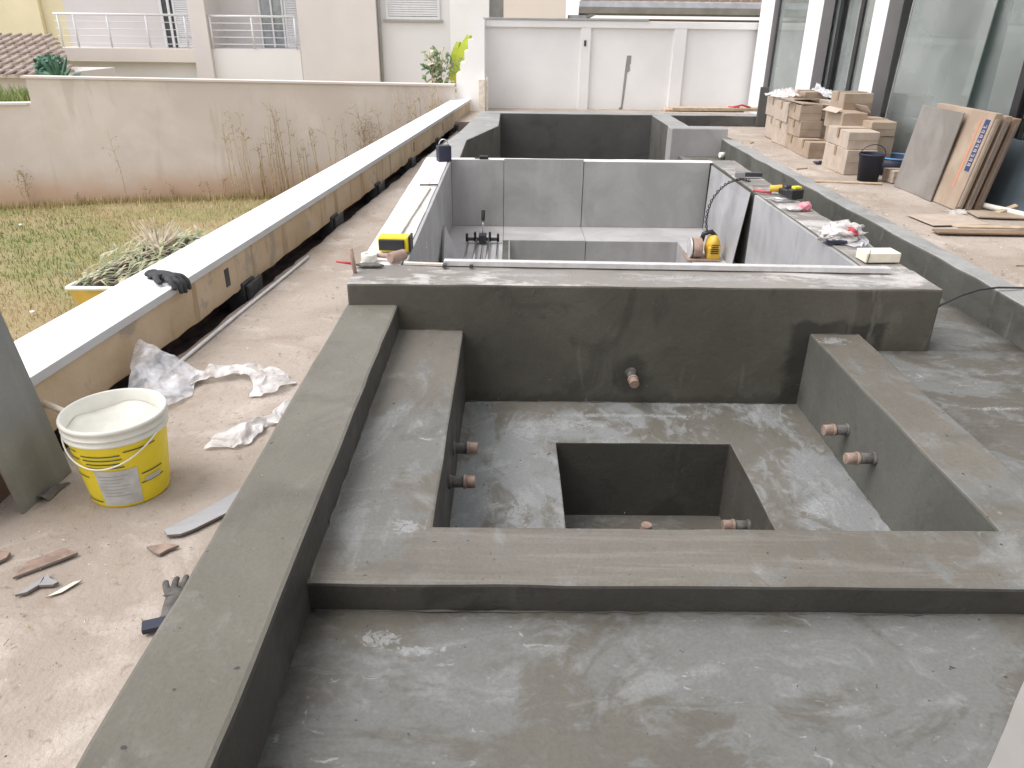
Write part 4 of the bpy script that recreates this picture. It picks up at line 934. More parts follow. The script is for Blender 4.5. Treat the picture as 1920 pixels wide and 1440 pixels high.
tag(bag.build('plastic_bag', ['pink', 'filmdense'], loc=(2.1, 5.43, TZ)), 'small pink and white crumpled bag on the right wall', 'bag')
t = thing('cordless_drill', (2.14, 5.95, TZ), 'yellow and black drill lying on the right wall of the pool', 'drill')
g = MB(); g.cyl((2.04, 6.00, TZ+.040), (2.13, 5.98, TZ+.045), .024, .030, n=16); g.build('motor_housing', 'yellowtool', t, .004)
g = MB(); g.cyl((2.13, 5.98, TZ+.05), (2.20, 5.96, TZ+.05), .034, .02, n=16); g.build('chuck', 'black', t)
g = MB(); g.obox((2.13, 5.88, TZ+.035), (.04, .15, .045), (0, 0, .3)); g.obox((2.17, 5.80, TZ+.04), (.11, .07, .07), (0, 0, .3)); g.build('grip', 'black', t, .008)
g = MB(); g.obox((2.19, 5.84, TZ+.08), (.06, .05, .02), (0, 0, .3)); g.build('battery_cover', 'yellow', t, .004)
g = MB(); g.cyl((1.93, 6.06, TZ+.012), (2.05, 5.98, TZ+.012), .010, n=8); tag(g.build('screwdriver', 'red', loc=(2, 6, TZ)), 'red handled screwdriver beside the drill', 'screwdriver')
g = MB(); g.obox((2.06, 5.72, TZ+.006), (.16, .07, .010), (0, 0, .2)); g.tube([(1.95, 5.82, TZ+.01), (2.02, 5.74, TZ+.02), (2.12, 5.68, TZ+.01)], .004); tag(g.build('steel_float', 'steel', loc=(2.06, 5.72, TZ)), 'steel smoothing float in front of the drill', 'float')
g = MB(); g.obox((2.07, 6.68, TZ+.028), (.22, .06, .035), (0, 0, .02)); g.obox((1.98, 6.64, TZ+.03), (.09, .02, .04), (0, 0, .02), 1)
tag(g.build('spirit_level', ['darksteel', 'grey'], loc=(2.07, 6.68, TZ), bevel=.003), 'dark grey box shaped level at the far end of the right wall', 'spirit level')
g = MB(); g.obox((2.12, 6.30, TZ+.006), (.24, .012, .008), (0, 0, -.1)); tag(g.build('rod', 'steel', loc=(2.12, 6.3, TZ)), 'thin steel rod between drill and level on the right wall', 'rod')
# twisted cord: two intertwined strands falling from the wall to the grinder
def cord(path, amp, turns, r):
    P = [Vector(p) for p in path]; out = ([], [])
    n = 90
    for i in range(n+1):
        t = i/n*(len(P)-1); k = min(int(t), len(P)-2); f = t-k
        a0, a1, a2, a3 = P[max(k-1, 0)], P[k], P[k+1], P[min(k+2, len(P)-1)]
        p = .5*((2*a1)+(a2-a0)*f+(2*a0-5*a1+4*a2-a3)*f*f+(3*a1-a0-3*a2+a3)*f**3)
        ph = 2*math.pi*turns*i/n
        for q in (0, 1): out[q].append(p+Vector((math.cos(ph+q*math.pi)*amp, 0, math.sin(ph+q*math.pi)*amp)))
    return out
gr = thing('circular_saw', (1.70, 6.40, -.378), 'yellow corded saw standing on the bench inside the pool', 'saw')
GX, GY, GZ = 1.70, 6.40, -.378
g = MB(); g.ball((GX+.045, GY, GZ+.085), (.052, .06, .085), 0, 1, .12, 3, 1.5); g.obox((GX+.045, GY-.02, GZ+.05), (.085, .09, .09)); g.build('motor_housing', 'yellowtool', gr, .012)
g = MB()
for k in range(5): g.obox((GX+.045, GY-.068, GZ+.055+k*.014), (.05, .006, .005))
g.build('vent_slots', 'black', gr)
g = MB(); g.lathe((GX-.05, GY, GZ+.0), [(.001, 0)], 3) if False else g.cyl((GX-.09, GY, GZ+.075), (GX-.03, GY, GZ+.075), .070, n=28); g.build('blade_guard', 'handle', gr, .006)
g = MB(); g.cyl((GX-.108, GY, GZ+.072), (GX-.098, GY, GZ+.072), .068, n=36); g.build('blade', 'alu', gr)
g = MB(); g.box(GX-.13, GX+.09, GY-.09, GY+.09, GZ+.004, GZ+.012); g.build('base_plate', 'pvc', gr, .002)
g = MB(); g.tube([(GX-.03, GY+.01, GZ+.12), (GX-.02, GY+.01, GZ+.17), (GX+.03, GY+.01, GZ+.185), (GX+.06, GY+.01, GZ+.15)], .017, 12); g.build('handle', 'black', gr)
g = MB()
for st in cord([(GX+.0, GY, GZ+.21), (GX-.02, GY+.02, GZ+.34), (GX+.02, GY+.05, GZ+.50), (GX+.13, GY+.10, GZ+.615), (1.95, GY+.12, ZW+.02), (2.03, GY+.10, ZW+.012)], .009, 9, .004): g.tube(st, .0045, 6)
g.build('power_cord', 'black', gr)
for ch in gr.children:
    if ch.name.split('.')[0] != 'power_cord': ch.scale = (1.3, 1.3, 1.25)

# loose tile leaning against pool side wall
t = MB()
vv = [(1.925, 6.10, ZW-.012), (1.925, 7.40, ZW-.012), (1.915, 7.40, -.372), (1.85, 6.09, -.372)]
a = [t.bm.verts.new(p) for p in vv]; b = [t.bm.verts.new((p[0]+.008, p[1]+.006, p[2])) for p in vv]
t.face(a); t.face(list(reversed(b))); [t.face([a[i], b[i], b[(i+1) % 4], a[(i+1) % 4]], 1) for i in range(4)]
tag(t.build('large_tile', ['tileR', 'tilecore'], loc=(1.8, 6.7, -.37)), 'large grey tile leaning loose against the right wall inside the pool', 'tile')
t = MB(); t.prism([(-.42, 5.62), (-.40, 5.60), (-.55, 6.55), (-.556, 6.5)], -.376, -.36, 0, 1)
vv = [(-.50, 5.50, -.374), (-.40, 6.25, -.374), (-.545, 6.35, -.10)]
a = [t.bm.verts.new(p) for p in vv]; b = [t.bm.verts.new((p[0]-.01, p[1], p[2])) for p in vv]
t.face(a); t.face(list(reversed(b))); [t.face([a[i], b[i], b[(i+1) % 3], a[(i+1) % 3]], 1) for i in range(3)]
tag(t.build('tile_offcut', ['tileR', 'tilecore'], loc=(-.45, 6, -.37)), 'triangular tile offcut leaning on the left wall inside the pool', 'tile offcut')
g = MB(); g.prism([(-.5605, 0), (-.5605, 1)], 0, 0) if False else g.box(-.5615, -.5603, 5.0, 5.06, .06, .07); g.box(-.5615, -.5603, 5.0, 5.012, .06, .11); g.box(-.5615, -.5603, 5.0, 5.05, .10, .11); g.box(-.5615, -.5603, 5.05, 5.06, .07, .085)
g.build('chalk_mark', 'cap', pool)
# tile cutter / clamp set
tc = thing('tile_cutter', (-.24, 6.5, -.378), 'manual tile cutter with steel rails lying on the left bench of the pool', 'tile cutter')
for nm, xs_, r_, m_ in (('guide_rail', (-.295, -.185), .012, 'steel'), ('base_rail', (-.375, -.105), .008, 'steel')):
    for x in xs_:
        g = MB(); g.cyl((x, 5.85, -.34 if nm == 'guide_rail' else -.366), (x+(.01 if x > -.24 else -.01)*0, 6.83, -.34 if nm == 'guide_rail' else -.366), r_, n=10); g.build(nm, m_, tc)
g = MB(); g.cyl((-.24, 5.9, -.35), (-.24, 6.9, -.35), .004, n=8); g.build('centre_rod', 'darksteel', tc)
g = MB(); g.box(-.39, -.09, 6.80, 6.83, -.352, -.325); g.box(-.275, -.205, 6.76, 6.86, -.36, -.29); g.build('cross_beam', 'darksteel', tc, .003)
g = MB()
for x in (-.385, -.31, -.175, -.10): g.box(x-.011, x+.011, 6.80, 6.84, -.36, -.275 if abs(x+.24) < .1 else -.29)
g.build('end_bracket', 'black', tc, .003)
g = MB(); g.cyl((-.24, 6.82, -.29), (-.238, 6.86, -.175), .004, n=8); g.build('lever_arm', 'steel', tc)
g = MB(); g.cyl((-.238, 6.86, -.18), (-.236, 6.89, -.09), .016, .018, n=14); g.build('lever_grip', 'rubber', tc, .004)

# ------------------------------------------------------------------ foreground left
# filler pail
pc = (-1.285, 2.185, .0)
pl = thing('filler_pail', pc, 'open white and yellow plastic pail full of cream paste', 'pail')
r0, r1, h = .122, .158, .30
def rr(z): return r0+(r1-r0)*min(1, z/h)
g = MB(); g.lathe(pc, [(.001, .012), (r0-.01, .012), (r0-.004, .002), (r0, 0), (r0+.002, .008), (rr(.238), .238)], 64, 0); g.build('yellow_wrap', 'yellow', pl)
g = MB()
g.lathe(pc, [(rr(.238)-.001, .237), (rr(.24)+.004, .239), (rr(.24)+.008, .242), (rr(.24)+.008, .249), (rr(.25)+.003, .253), (rr(.262)+.002, .262), (rr(.264)+.007, .264), (rr(.27)+.007, .269), (rr(.27)+.002, .272), (rr(.284)+.002, .284), (rr(.285)+.006, .286), (rr(.29)+.006, .296), (rr(.3)+.001, .302), (rr(.3)-.006, .300), (rr(.26)-.008, .245), (rr(.2)-.012, .20)], 64)
g.build('rim', 'pailwhite', pl)
g = MB()
rg = 14; prev = None
for i in range(rg+1):
    r_ = (rr(.245)-.007)*i/rg
    cur = [g.bm.verts.new((pc[0]+math.cos(2*math.pi*k/48)*r_, pc[1]+math.sin(2*math.pi*k/48)*r_, .243+.020*nzv((math.cos(2*math.pi*k/48)*r_, math.sin(2*math.pi*k/48)*r_, 0), 12)+.010*(i/rg)**4)) for k in range(48)]
    if prev:
        for k in range(48): g.face([prev[k], prev[(k+1) % 48], cur[(k+1) % 48], cur[k]])
    prev = cur
g.build('paste', 'paste', pl, smooth=True)
def arcband(g, a0, a1, z0, z1, off, n=16, tilt=0, jit=0):
    P = []
    for k in range(n+1):
        a = R(a0+(a1-a0)*k/n); dz_ = tilt*(k/n-.5)
        P.append([g.bm.verts.new((pc[0]+math.cos(a)*(rr(z)+off), pc[1]+math.sin(a)*(rr(z)+off), z)) for z in (z0+dz_, z1+dz_)])
    for p, q in zip(P, P[1:]): g.face([p[0], q[0], q[1], p[1]])
g = MB(); arcband(g, -101, -48, .012, .150, .0022); g.build('grey_label', 'greylabel', pl)
g = MB()
for a0, a1, z in ((-158, -118, .218), (-156, -116, .190), (-157, -112, .120), (-150, -104, .022), (-112, -64, .205), (-111, -63, .190), (-112, -62, .160), (-108, -66, .175), (-44, -12, .115), (-46, -10, .080), (-60, -20, .214)): arcband(g, a0, a1, z, z+.0045, .003)
g.build('printed_lines', 'ink', pl)
g = MB(); arcband(g, -40, -16, .083, .100, .003); g.build('small_panel', 'greylabel', pl)
g = MB()
for k in range(7): arcband(g, -97, -60-(k % 3)*6, .128-.013*k, .1305-.013*k, .0032)
g.build('small_print', 'grey', pl)
arc = []
for k in range(21):
    s_ = k/20; a = R(-168+150*s_); z = .250-.085*math.sin(math.pi*s_); arc.append((pc[0]+math.cos(a)*(rr(z)+.012), pc[1]+math.sin(a)*(rr(z)+.012), z))
g = MB(); g.tube(arc, .0028, 8); g.build('bail_handle', 'pailwhite', pl)
# specks on the paste and rim
g = MB(); g.cyl((-1.74, 2.50, .17), (-1.46, 2.40, .11), .013, .011, n=12); g.cyl((-1.46, 2.40, .11), (-1.40, 2.37, .02), .011, .010, n=12)
tag(g.build('broom_handle', 'palewood', loc=(-1.6, 2.45, .1)), 'light wooden handle end behind the filler pail', 'handle')
# leaning narrow slabs at the far left
def slab(name, A, B, lean, hgt, th_, mats, label, cat):
    g = MB(); A = Vector(A); B = Vector(B)
    L = Vector(lean)*hgt; L.z = hgt; nrm = (B-A).cross(L).normalized()*th_
    P = [A, B, B+L, A+L]; a = [g.bm.verts.new(p) for p in P]; b = [g.bm.verts.new(p+nrm) for p in P]
    g.face(a, 0); g.face(list(reversed(b)), 0); [g.face([a[i], b[i], b[(i+1) % 4], a[(i+1) % 4]], 1) for i in range(4)]
    return tag(g.build(name, mats, loc=tuple(A), bevel=.0015), label, cat)
slab('large_tile', (-1.556, 2.020, 0), (-1.540, 2.283, 0), (-.125, -.02, 0), 1.05, -.011, ['tiledark', 'tilecore'], 'tall narrow grey green tile strip leaning at the left edge', 'tile')
slab('large_tile', (-1.66, 1.93, .0), (-1.68, 2.31, .0), (-.11, .0, 0), .9, -.02, ['carddark', 'tilecore'], 'dark board added for the shadow behind the leaning tile strip', 'board')  # extra dark slab, stands for the shadow behind the strip
crumple('rag', 'pvcgrey', [(-1.535, 2.11, .0), (-1.515, 2.20, .0)], [.05, .05], .02, 41, 'grey clump of dried mortar at the foot of the leaning tile', 'mortar clump', 8, 12)
# plastic film
t = thing('plastic_film', (-1.4, 3.0, 0), 'long crumpled translucent plastic sheet between trench and kerb behind the pail', 'plastic film')
def film_surface(ctrl, nu, nv, seed, amp):
    """bilinear patch grid of ctrl rows with crumple noise"""
    g = MB(); H_ = len(ctrl)-1; W_ = len(ctrl[0])-1; rows = []
    for i in range(nu+1):
        u = i/nu*H_; a = min(int(u), H_-1); fu = u-a; row = []
        for j in range(nv+1):
            v = j/nv*W_; b = min(int(v), W_-1); fv = v-b
            p = (Vector(ctrl[a][b])*(1-fu)+Vector(ctrl[a+1][b])*fu)*(1-fv)+(Vector(ctrl[a][b+1])*(1-fu)+Vector(ctrl[a+1][b+1])*fu)*fv
            n_ = Vector((nzv(p, 9, seed), nzv(p, 9, seed+2), abs(nzv(p, 11, seed+5))*1.5))+Vector((nzv(p, 26, seed), nzv(p, 26, seed+2), abs(nzv(p, 26, seed+5))))*.5
            q = p+n_*amp; q.z = max(q.z, .004+.004*abs(nzv(p, 30, seed))); row.append(g.bm.verts.new(q))
        rows.append(row)
    for a, b in zip(rows, rows[1:]):
        for j in range(nv): g.face([a[j], a[j+1], b[j+1], b[j]])
    return g
g = film_surface([[(-1.52, 2.66, .0), (-1.42, 2.72, .0), (-1.34, 2.86, .0)], [(-1.58, 2.80, .02), (-1.46, 2.88, .05), (-1.36, 2.98, .01)], [(-1.60, 2.95, .12), (-1.50, 3.0, .10), (-1.36, 3.06, .02)], [(-1.60, 3.02, .20), (-1.585, 3.03, .19), (-1.40, 3.10, .03)]], 46, 34, 3, .020)
g.build('sheet', 'film', t, smooth=True)
g = film_surface([[(-1.45, 2.84, 0), (-1.34, 3.00, .02), (-1.20, 3.06, .02), (-1.10, 2.98, 0), (-1.09, 2.86, 0)], [(-1.44, 2.90, .03), (-1.34, 3.06, .04), (-1.20, 3.09, .04), (-1.06, 3.02, .03), (-.98, 2.90, .02)], [(-1.45, 3.0, 0), (-1.34, 3.14, .01), (-1.18, 3.15, 0), (-1.04, 3.14, .0), (-.93, 3.0, 0)]], 26, 70, 9, .030)
g.build('sheet', 'filmdense', t, smooth=True)
t = thing('plastic_film', (-1.0, 2.6, 0), 'smaller crumpled plastic piece touching the kerb', 'plastic film')
g = film_surface([[(-1.12, 2.44, 0), (-1.0, 2.44, 0), (-.93, 2.56, 0), (-.95, 2.72, 0)], [(-1.10, 2.52, .02), (-1.0, 2.54, .04), (-.96, 2.64, .03), (-.90, 2.78, .02)], [(-1.08, 2.58, 0), (-.99, 2.62, 0), (-.90, 2.62, 0), (-.85, 2.72, 0)]], 26, 50, 14, .026)
g.build('sheet', 'filmdense', t, smooth=True)
# tile shards
def shard(pts, z, label, top, name='tile_shard', th_=.009):
    g = MB(); g.prism(pts, z, z+th_, 0, 1); cx = sum(p[0] for p in pts)/len(pts); cy = sum(p[1] for p in pts)/len(pts)
    tag(g.build(name, [top, 'tilecore'], loc=(cx, cy, z), bevel=.001), label, 'tile shard', 'broken tile pieces on the sandy strip')
shard([(-1.065, 1.925), (-1.045, 1.90), (-1.005, 1.905), (-.975, 1.93), (-.85, 2.08), (-.84, 2.18), (-.90, 2.16), (-.99, 2.02)], .008, 'long pale blue grey tile shard beside the kerb', 'tileR')
shard([(-1.085, 1.845), (-1.045, 1.815), (-1.03, 1.81), (-1.015, 1.832), (-.990, 1.853), (-1.03, 1.862)], .006, 'small brown rounded shard between pail and kerb', 'pvc')
shard([(-1.40, 1.70), (-1.30, 1.79), (-1.275, 1.815), (-1.33, 1.835), (-1.40, 1.77)], .006, 'long brown shard left of the pail front', 'pvc')
shard([(-1.50, 1.74), (-1.47, 1.79), (-1.475, 1.815), (-1.56, 1.83), (-1.58, 1.76)], .006, 'brown shard cut by the left picture edge', 'pvc')
shard([(-1.352, 1.628), (-1.325, 1.640), (-1.308, 1.672), (-1.315, 1.705), (-1.335, 1.66)], .006, 'curved pale shard, left half of a broken pair', 'tileR')
shard([(-1.308, 1.668), (-1.270, 1.672), (-1.262, 1.685), (-1.295, 1.70), (-1.312, 1.722)], .006, 'curved pale shard, right half of a broken pair', 'tileR')
shard([(-1.268, 1.628), (-1.235, 1.648), (-1.205, 1.70), (-1.225, 1.692), (-1.25, 1.655)], .004, 'thin cream shard right of the broken pair', 'foam', th_=.004)
# gloves
def glove(name, wrist, direction, label, mat, size=1.0, drape=None, spread=.16):
    """work glove lying flat: cuff, palm and five fingers as one skinned surface"""
    d_ = Vector(direction); d_.z = 0; d_.normalize(); s_ = Vector((-d_.y, d_.x, 0)); W = Vector(wrist)
    verts = []; edges = []; rad = []
    def add(along_, side, z, r, par=None):
        p = W+d_*along_*size+s_*side*size+Vector((0, 0, z*size))
        if drape: p = drape(p)
        verts.append(p-W); rad.append(r*size); i = len(verts)-1
        if par is not None: edges.append((par, i))
        return i
    a = add(-.05, 0, .018, .036); b = add(0, 0, .018, .030, a); c_ = add(.04, 0, .02, .036, b); e = add(.08, 0, .02, .034, c_)
    for k, (sd, L_) in enumerate(((-.034, .062), (-.012, .075), (.012, .070), (.034, .055))):
        f0 = add(.10, sd, .018, .013, e); f1 = add(.10+L_*.5, sd*(1.1+spread), .022, .0115, f0); add(.10+L_, sd*(1.1+spread*1.5)+.004*(k % 2), .014, .0100, f1)
    t0 = add(.045, -.040, .018, .015, c_); t1 = add(.075, -.062, .020, .012, t0); add(.105, -.070, .014, .011, t1)
    me = bpy.data.meshes.new(name); me.from_pydata(verts, edges, []); o = bpy.data.objects.new(name, me); C.objects.link(o); o.location = W
    sk = o.modifiers.new('skin', 'SKIN'); sk.use_smooth_shade = True
    for i, v in enumerate(me.skin_vertices[0].data): v.radius = (rad[i], rad[i]*.45 if i < 4 else rad[i]*.85)
    me.skin_vertices[0].data[1].use_root = True
    sb = o.modifiers.new('sub', 'SUBSURF'); sb.levels = 2; sb.render_levels = 2
    me.materials.append(M[mat]); return tag(o, label, 'glove')
def drape1(p):
    xe = wx_in(p.y)
    if p.x > xe-.005:
        k = p.x-xe; return Vector((xe+.012+k*.25, p.y, p.z-k*.95-.004))
    return p
glove('work_glove', (-1.735, 3.60, .290), (.86, -.45, 0), 'dark work glove draped over the white coping edge', 'rubber', 1.25, drape1)
glove('work_glove', (-.895, 1.565, .004), (-.12, .65, 0), 'grey work glove lying against the kerb near the camera', 'pvcgrey', .85)
g = MB(); g.obox((-.905, 1.515, .02), (.085, .035, .018), (.1, 0, .35)); tag(g.build('rubber_strip', 'navy', loc=(-.92, 1.5, 0), bevel=.003), 'short dark strip next to the grey glove', 'strip')

# crumbs and grit
random.seed(3)
g = MB()
def crumb(x, y, z, s_):
    n0 = [Vector((random.uniform(-1, 1), random.uniform(-1, 1), random.uniform(-.2, .7)))*s_ for _ in range(4)]
    v = [g.bm.verts.new(Vector((x, y, z))+q) for q in n0]
    for q in ((0, 1, 2), (0, 2, 3), (0, 3, 1), (1, 3, 2)):
        f = g.face([v[i] for i in q], random.choice((0, 0, 1, 2)))
for _ in range(1500):
    y = random.uniform(1.0, 12); xl = wx_in(y)+.1; u = random.random(); x = xl+(X1-xl)*u if y < 8 else xl+(-.85-xl)*u
    if nzv((x, y, 0), 2.5) < -.12 and random.random() < .75: continue
    crumb(x, y, .006, random.uniform(.0015, .006) if random.random() < .93 else random.uniform(.006, .011))
for _ in range(1500):
    x = random.uniform(2.92, 4.1); y = random.uniform(3.6, 11); crumb(x, y, .128, random.uniform(.002, .008))
for _ in range(160):
    x = random.uniform(2.90, 2.97); y = random.uniform(3.6, 10); crumb(x, y, .13, random.uniform(.004, .014))
tag(g.build('rubble_crumbs', ['carddark', 'grey', 'palewood']), 'scattered dark and pale mortar crumbs on the sandy ground', 'rubble', kind='stuff')
g = MB()   # mortar droppings on the new cement
for _ in range(260):
    zn = random.choice(((-.5, 2.7, .9, 1.66, ZF), (-.55, -.25, 1.7, 3.6, ZS), (-.2, 1.8, 1.7, 1.95, ZS), (1.85, 2.7, 1.8, 5, ZF), (-.8, -.6, 1, 3.5, ZC), (-.2, 1.55, 1.98, 3.6, ZP)))
    crumb(random.uniform(zn[0], zn[1]), random.uniform(zn[2], zn[3]), zn[4]+.004, random.uniform(.0015, .0045))
tag(g.build('mortar_specks', ['cwalldark', 'rettop', 'dark']), 'tiny mortar specks on the fresh cement surfaces', 'mortar', kind='stuff')
g = MB()  # twigs on strip
for _ in range(90):
    y = random.uniform(1.2, 7); xl = wx_in(y)+.1; x = xl+(X1-xl)*random.random(); a = random.uniform(0, 3.1); l = random.uniform(.01, .035)
    g.cyl((x, y, .008), (x+l*math.cos(a), y+l*math.sin(a), .010), .0014, n=4)
tag(g.build('twig_litter', 'twig'), 'fine twigs and straw scattered over the sandy strip', 'litter', kind='stuff')

# ------------------------------------------------------------------ garden beyond the wall
random.seed(11)
def green(x, y): return nzv((x, y, 0), .5, 2)*.8+.35*nzv((x, y, 0), 2)-.08+.75*math.exp(-((x+6.4)/1.6)**2-((y-9.2)/1.1)**2)
g = MB()
def blade(x, y, z, h, w_, mi, lean=.7):
    a = random.uniform(0, 6.28); lx, ly = math.cos(a)*h*lean*random.random(), math.sin(a)*h*lean*random.random(); b = a+1.57
    dx, dy = math.cos(b)*w_/2, math.sin(b)*w_/2
    g.face([g.bm.verts.new(p) for p in ((x-dx, y-dy, z), (x+dx, y+dy, z), (x+lx, y+ly, z+h))], mi)
for _ in range(52000):
    y = random.uniform(4.2, 12.9); x = random.uniform(-9.5, -1.6)
    if y > 11.55+(x+7.7)*.255 or x > wx_out(y)-.3-(y < 8)*.2: continue
    k = green(x, y)
    if k < -.25 and random.random() < .5: continue
    blade(x, y, lz(x, y)-.005, random.uniform(.025, .075), random.uniform(.006, .014), 1 if k+random.uniform(-.25, .25) > .2 else 0)
for _ in range(3500):   # longer fringe at the wall foot
    x = random.uniform(-9.5, -1.5); y = 11.5+(x+7.7)*.255-abs(random.gauss(0, .12)); blade(x, y, lz(x, y), random.uniform(.05, .16), .010, 0, .6)
tag(g.build('lawn_grass', ['grassA', 'grassB']), 'patchy half dry lawn between the white coping and the beige wall', 'grass', kind='stuff')
# dry weeds along the wall
fw = lambda x: 11.52+(x+7.7)*.255
def weed(x, zt, label, group, bushy=0, n=2, mat='twig', lean=.06, leaves=0):
    t = thing('dry_weed', (x, fw(x), -1.15), label, 'weed', group); g = MB(); gl = MB()
    for q in range(n):
        b = Vector((x+random.uniform(-.05, .05), fw(x)-random.uniform(.02, .2), -1.16)); H_ = (zt+1.16)*random.uniform(.8, 1) if q else zt+1.16
        dx, dy = random.uniform(-lean, lean)*H_-.04*H_, random.uniform(-.05, .03)*H_; wob = random.uniform(0, 6)
        pts = [b+Vector((dx*s+.012*math.sin(wob+s*7), dy*s, H_*s)) for s in [k/7 for k in range(8)]]
        g.tube(pts, [.009*(1-.75*k/7) for k in range(8)], 5)
        for _ in range(int(3+bushy*6)):
            s = random.uniform(.35 if bushy else .75, 1); i = int(s*7) if s < 1 else 6; p = pts[min(i, 7)]
            L_ = H_*random.uniform(.05, .12+.12*bushy); a = random.choice((-1, 1))*random.uniform(.2, 1.0); e = p+Vector((math.sin(a)*L_, random.uniform(-.3, .3)*L_, math.cos(a)*L_*.8))
            g.tube([p, (p+e)/2+Vector((0, 0, .01)), e], [.0035, .003, .002], 4)
            for w_ in range(3 if not leaves else leaves):
                c_ = e+Vector([random.uniform(-.025, .025)*(1+bushy) for _ in range(3)]); gl.obox(c_, (.012, .005, .008), (random.random()*3, random.random()*3, random.random()*3))
    g.build('stems', mat, t); gl.build('plant_bits', 'seed', t)  # the small brown pieces are the seed heads of the weed
G1 = 'tall dry weed stalks along the beige wall'
weed(-5.93, -.06, 'single tall forked dry weed standing alone before the beige wall', G1, .4, 1, 'drystalk2', .02)
weed(-7.28, -.62, 'low bushy dry weed at the far left of the beige wall', G1, 1.0, 3, 'twig', .08)
weed(-7.9, -.85, 'smallest dry weed tuft at the left picture edge', G1, .6, 2)
weed(-2.28, .24, 'leafy dark seeded weed clump, bushiest of the row near the coping', G1, 1.3, 6, 'twig', .10, 9)
ORD = 'first second third fourth fifth sixth seventh eighth ninth tenth eleventh twelfth thirteenth fourteenth fifteenth sixteenth seventeenth eighteenth nineteenth twentieth'.split()+['twenty '+q for q in 'first second third fourth fifth sixth'.split()]
rowx = sorted(((-4.35, .15), (-4.22, .28), (-4.1, .0), (-3.75, .25), (-3.62, .38), (-3.55, .32), (-3.4, -.05), (-3.1, .0), (-2.85, .18), (-2.62, .10), (-2.0, .28), (-1.88, .20), (-1.78, .45), (-1.6, .40), (-1.52, .30), (-1.45, .52), (-1.35, .36), (-1.18, .60), (-1.08, .50), (-1.28, .3), (-3.95, -.2), (-3.25, -.3)))
for k, (x, zt) in enumerate(rowx):
    weed(x, zt, ORD[k]+' thin dry stalk from the left in the row before the beige wall', G1, random.choice((0, 0, .15)), random.choice((2, 3, 4)), random.choice(('twig', 'drystalk2')), .07)
for i, x in enumerate((-6.6, -5.6, -5.3, -4.8, -4.5)):
    weed(x, -1.15+.18+.05*i, ORD[i]+' short dry sprig from the left at the foot of the beige wall', 'short sprigs at the wall foot', .4, 2)
# planter tub with palm cuttings
t = thing('palm_cuttings_tub', (-3.6, 7.2, -1.15), 'yellow tub on the lawn heaped with green palm cuttings', 'tub')
g = MB()
top = [(-3.92, 6.42), (-3.25, 6.42), (-3.05, 8.25), (-3.75, 8.3)]; bot = [(-3.82, 6.55), (-3.3, 6.55), (-3.12, 8.12), (-3.68, 8.15)]
a = [g.bm.verts.new((*p, -1.15)) for p in bot]; b = [g.bm.verts.new((*p, -.72)) for p in top]; c_ = [g.bm.verts.new((p[0]*.97-.105, p[1]*.99+.07, -.74)) for p in top]
for i in range(4): g.face([a[i], a[(i+1) % 4], b[(i+1) % 4], b[i]], 0); g.face([b[i], b[(i+1) % 4], c_[(i+1) % 4], c_[i]], 1)
g.face(list(reversed(a)), 0); g.face(c_, 2); g.build('tub_body', ['yskip', 'pailwhite', 'dark'], t)
g = MB(); g.tube([(*top[0], -.715), (*top[3], -.715)], .02); g.tube([(*top[0], -.715), (*top[1], -.715)], .02); g.build('rim', 'pailwhite', t)
g = MB()
for _ in range(480):
    x = random.uniform(-3.97, -3.15); y = random.uniform(6.40, 8.2); z = -.735+random.uniform(0, .09)*(1-abs(y-7.3)/1.6)
    a = random.uniform(.2, 1.4) if random.random() < .7 else random.uniform(0, 3.1); L_ = random.uniform(.10, .28); w_ = random.uniform(.008, .022)
    p = Vector((x, y, z)); e = p+Vector((math.cos(a)*L_, math.sin(a)*L_, random.uniform(-.05, .10))); s_ = Vector((-math.sin(a), math.cos(a), 0))*w_
    m_ = (p+e)/2+Vector((0, 0, .03)); g.face([g.bm.verts.new(q) for q in (p, m_-s_, e, m_+s_)], 0)
g.build('cuttings', 'palm', t)
t = thing('dried_palm_frond', (-3.6, 8.2, -.8), 'dried pale palm fan standing up at the far end of the yellow tub', 'palm frond')
g = MB(); base = Vector((-3.60, 7.60, -.74))
for k in range(46):
    a = R(-60+105*k/45)+random.uniform(-.06, .06); L_ = random.uniform(.22, .46); pts = []
    for s in range(7):
        f = s/6; pts.append(base+Vector((math.sin(a)*L_*f, .25*L_*f+random.uniform(-.004, .004)+.03*f*math.sin(k), math.cos(a)*L_*f*(1-.12*f)+.012*math.sin(f*9+k))))
    for p, q, f in zip(pts, pts[1:], range(6)):
        w0 = .016*(1-f/6)+.003; g.face([g.bm.verts.new(v) for v in (p+Vector((-w0, 0, 0)), p+Vector((w0, 0, 0)), q+Vector((w0*.8, 0, 0)), q+Vector((-w0*.8, 0, 0)))])
g.build('fan', 'palmdry', t)
g = MB(); g.tube([base+Vector((-.02, 0, .05)), base+Vector((-.25, -.6, .02)), base+Vector((-.38, -1.1, -.02))], .022); g.build('stalk', 'palmdry', t)
for k, (x, y) in enumerate(((-4.6, 6.9), (-6.7, 10.3))):
    g = MB(); g.ball((x, y, -1.12), (.028, .02, .015), 0, k, .3, 2, 2); tag(g.build('paper_scrap', 'pailwhite', loc=(x, y, -1.12)), ('white scrap on the lawn near the yellow tub', 'white scrap on the lawn near the far left weeds')[k], 'paper scrap')
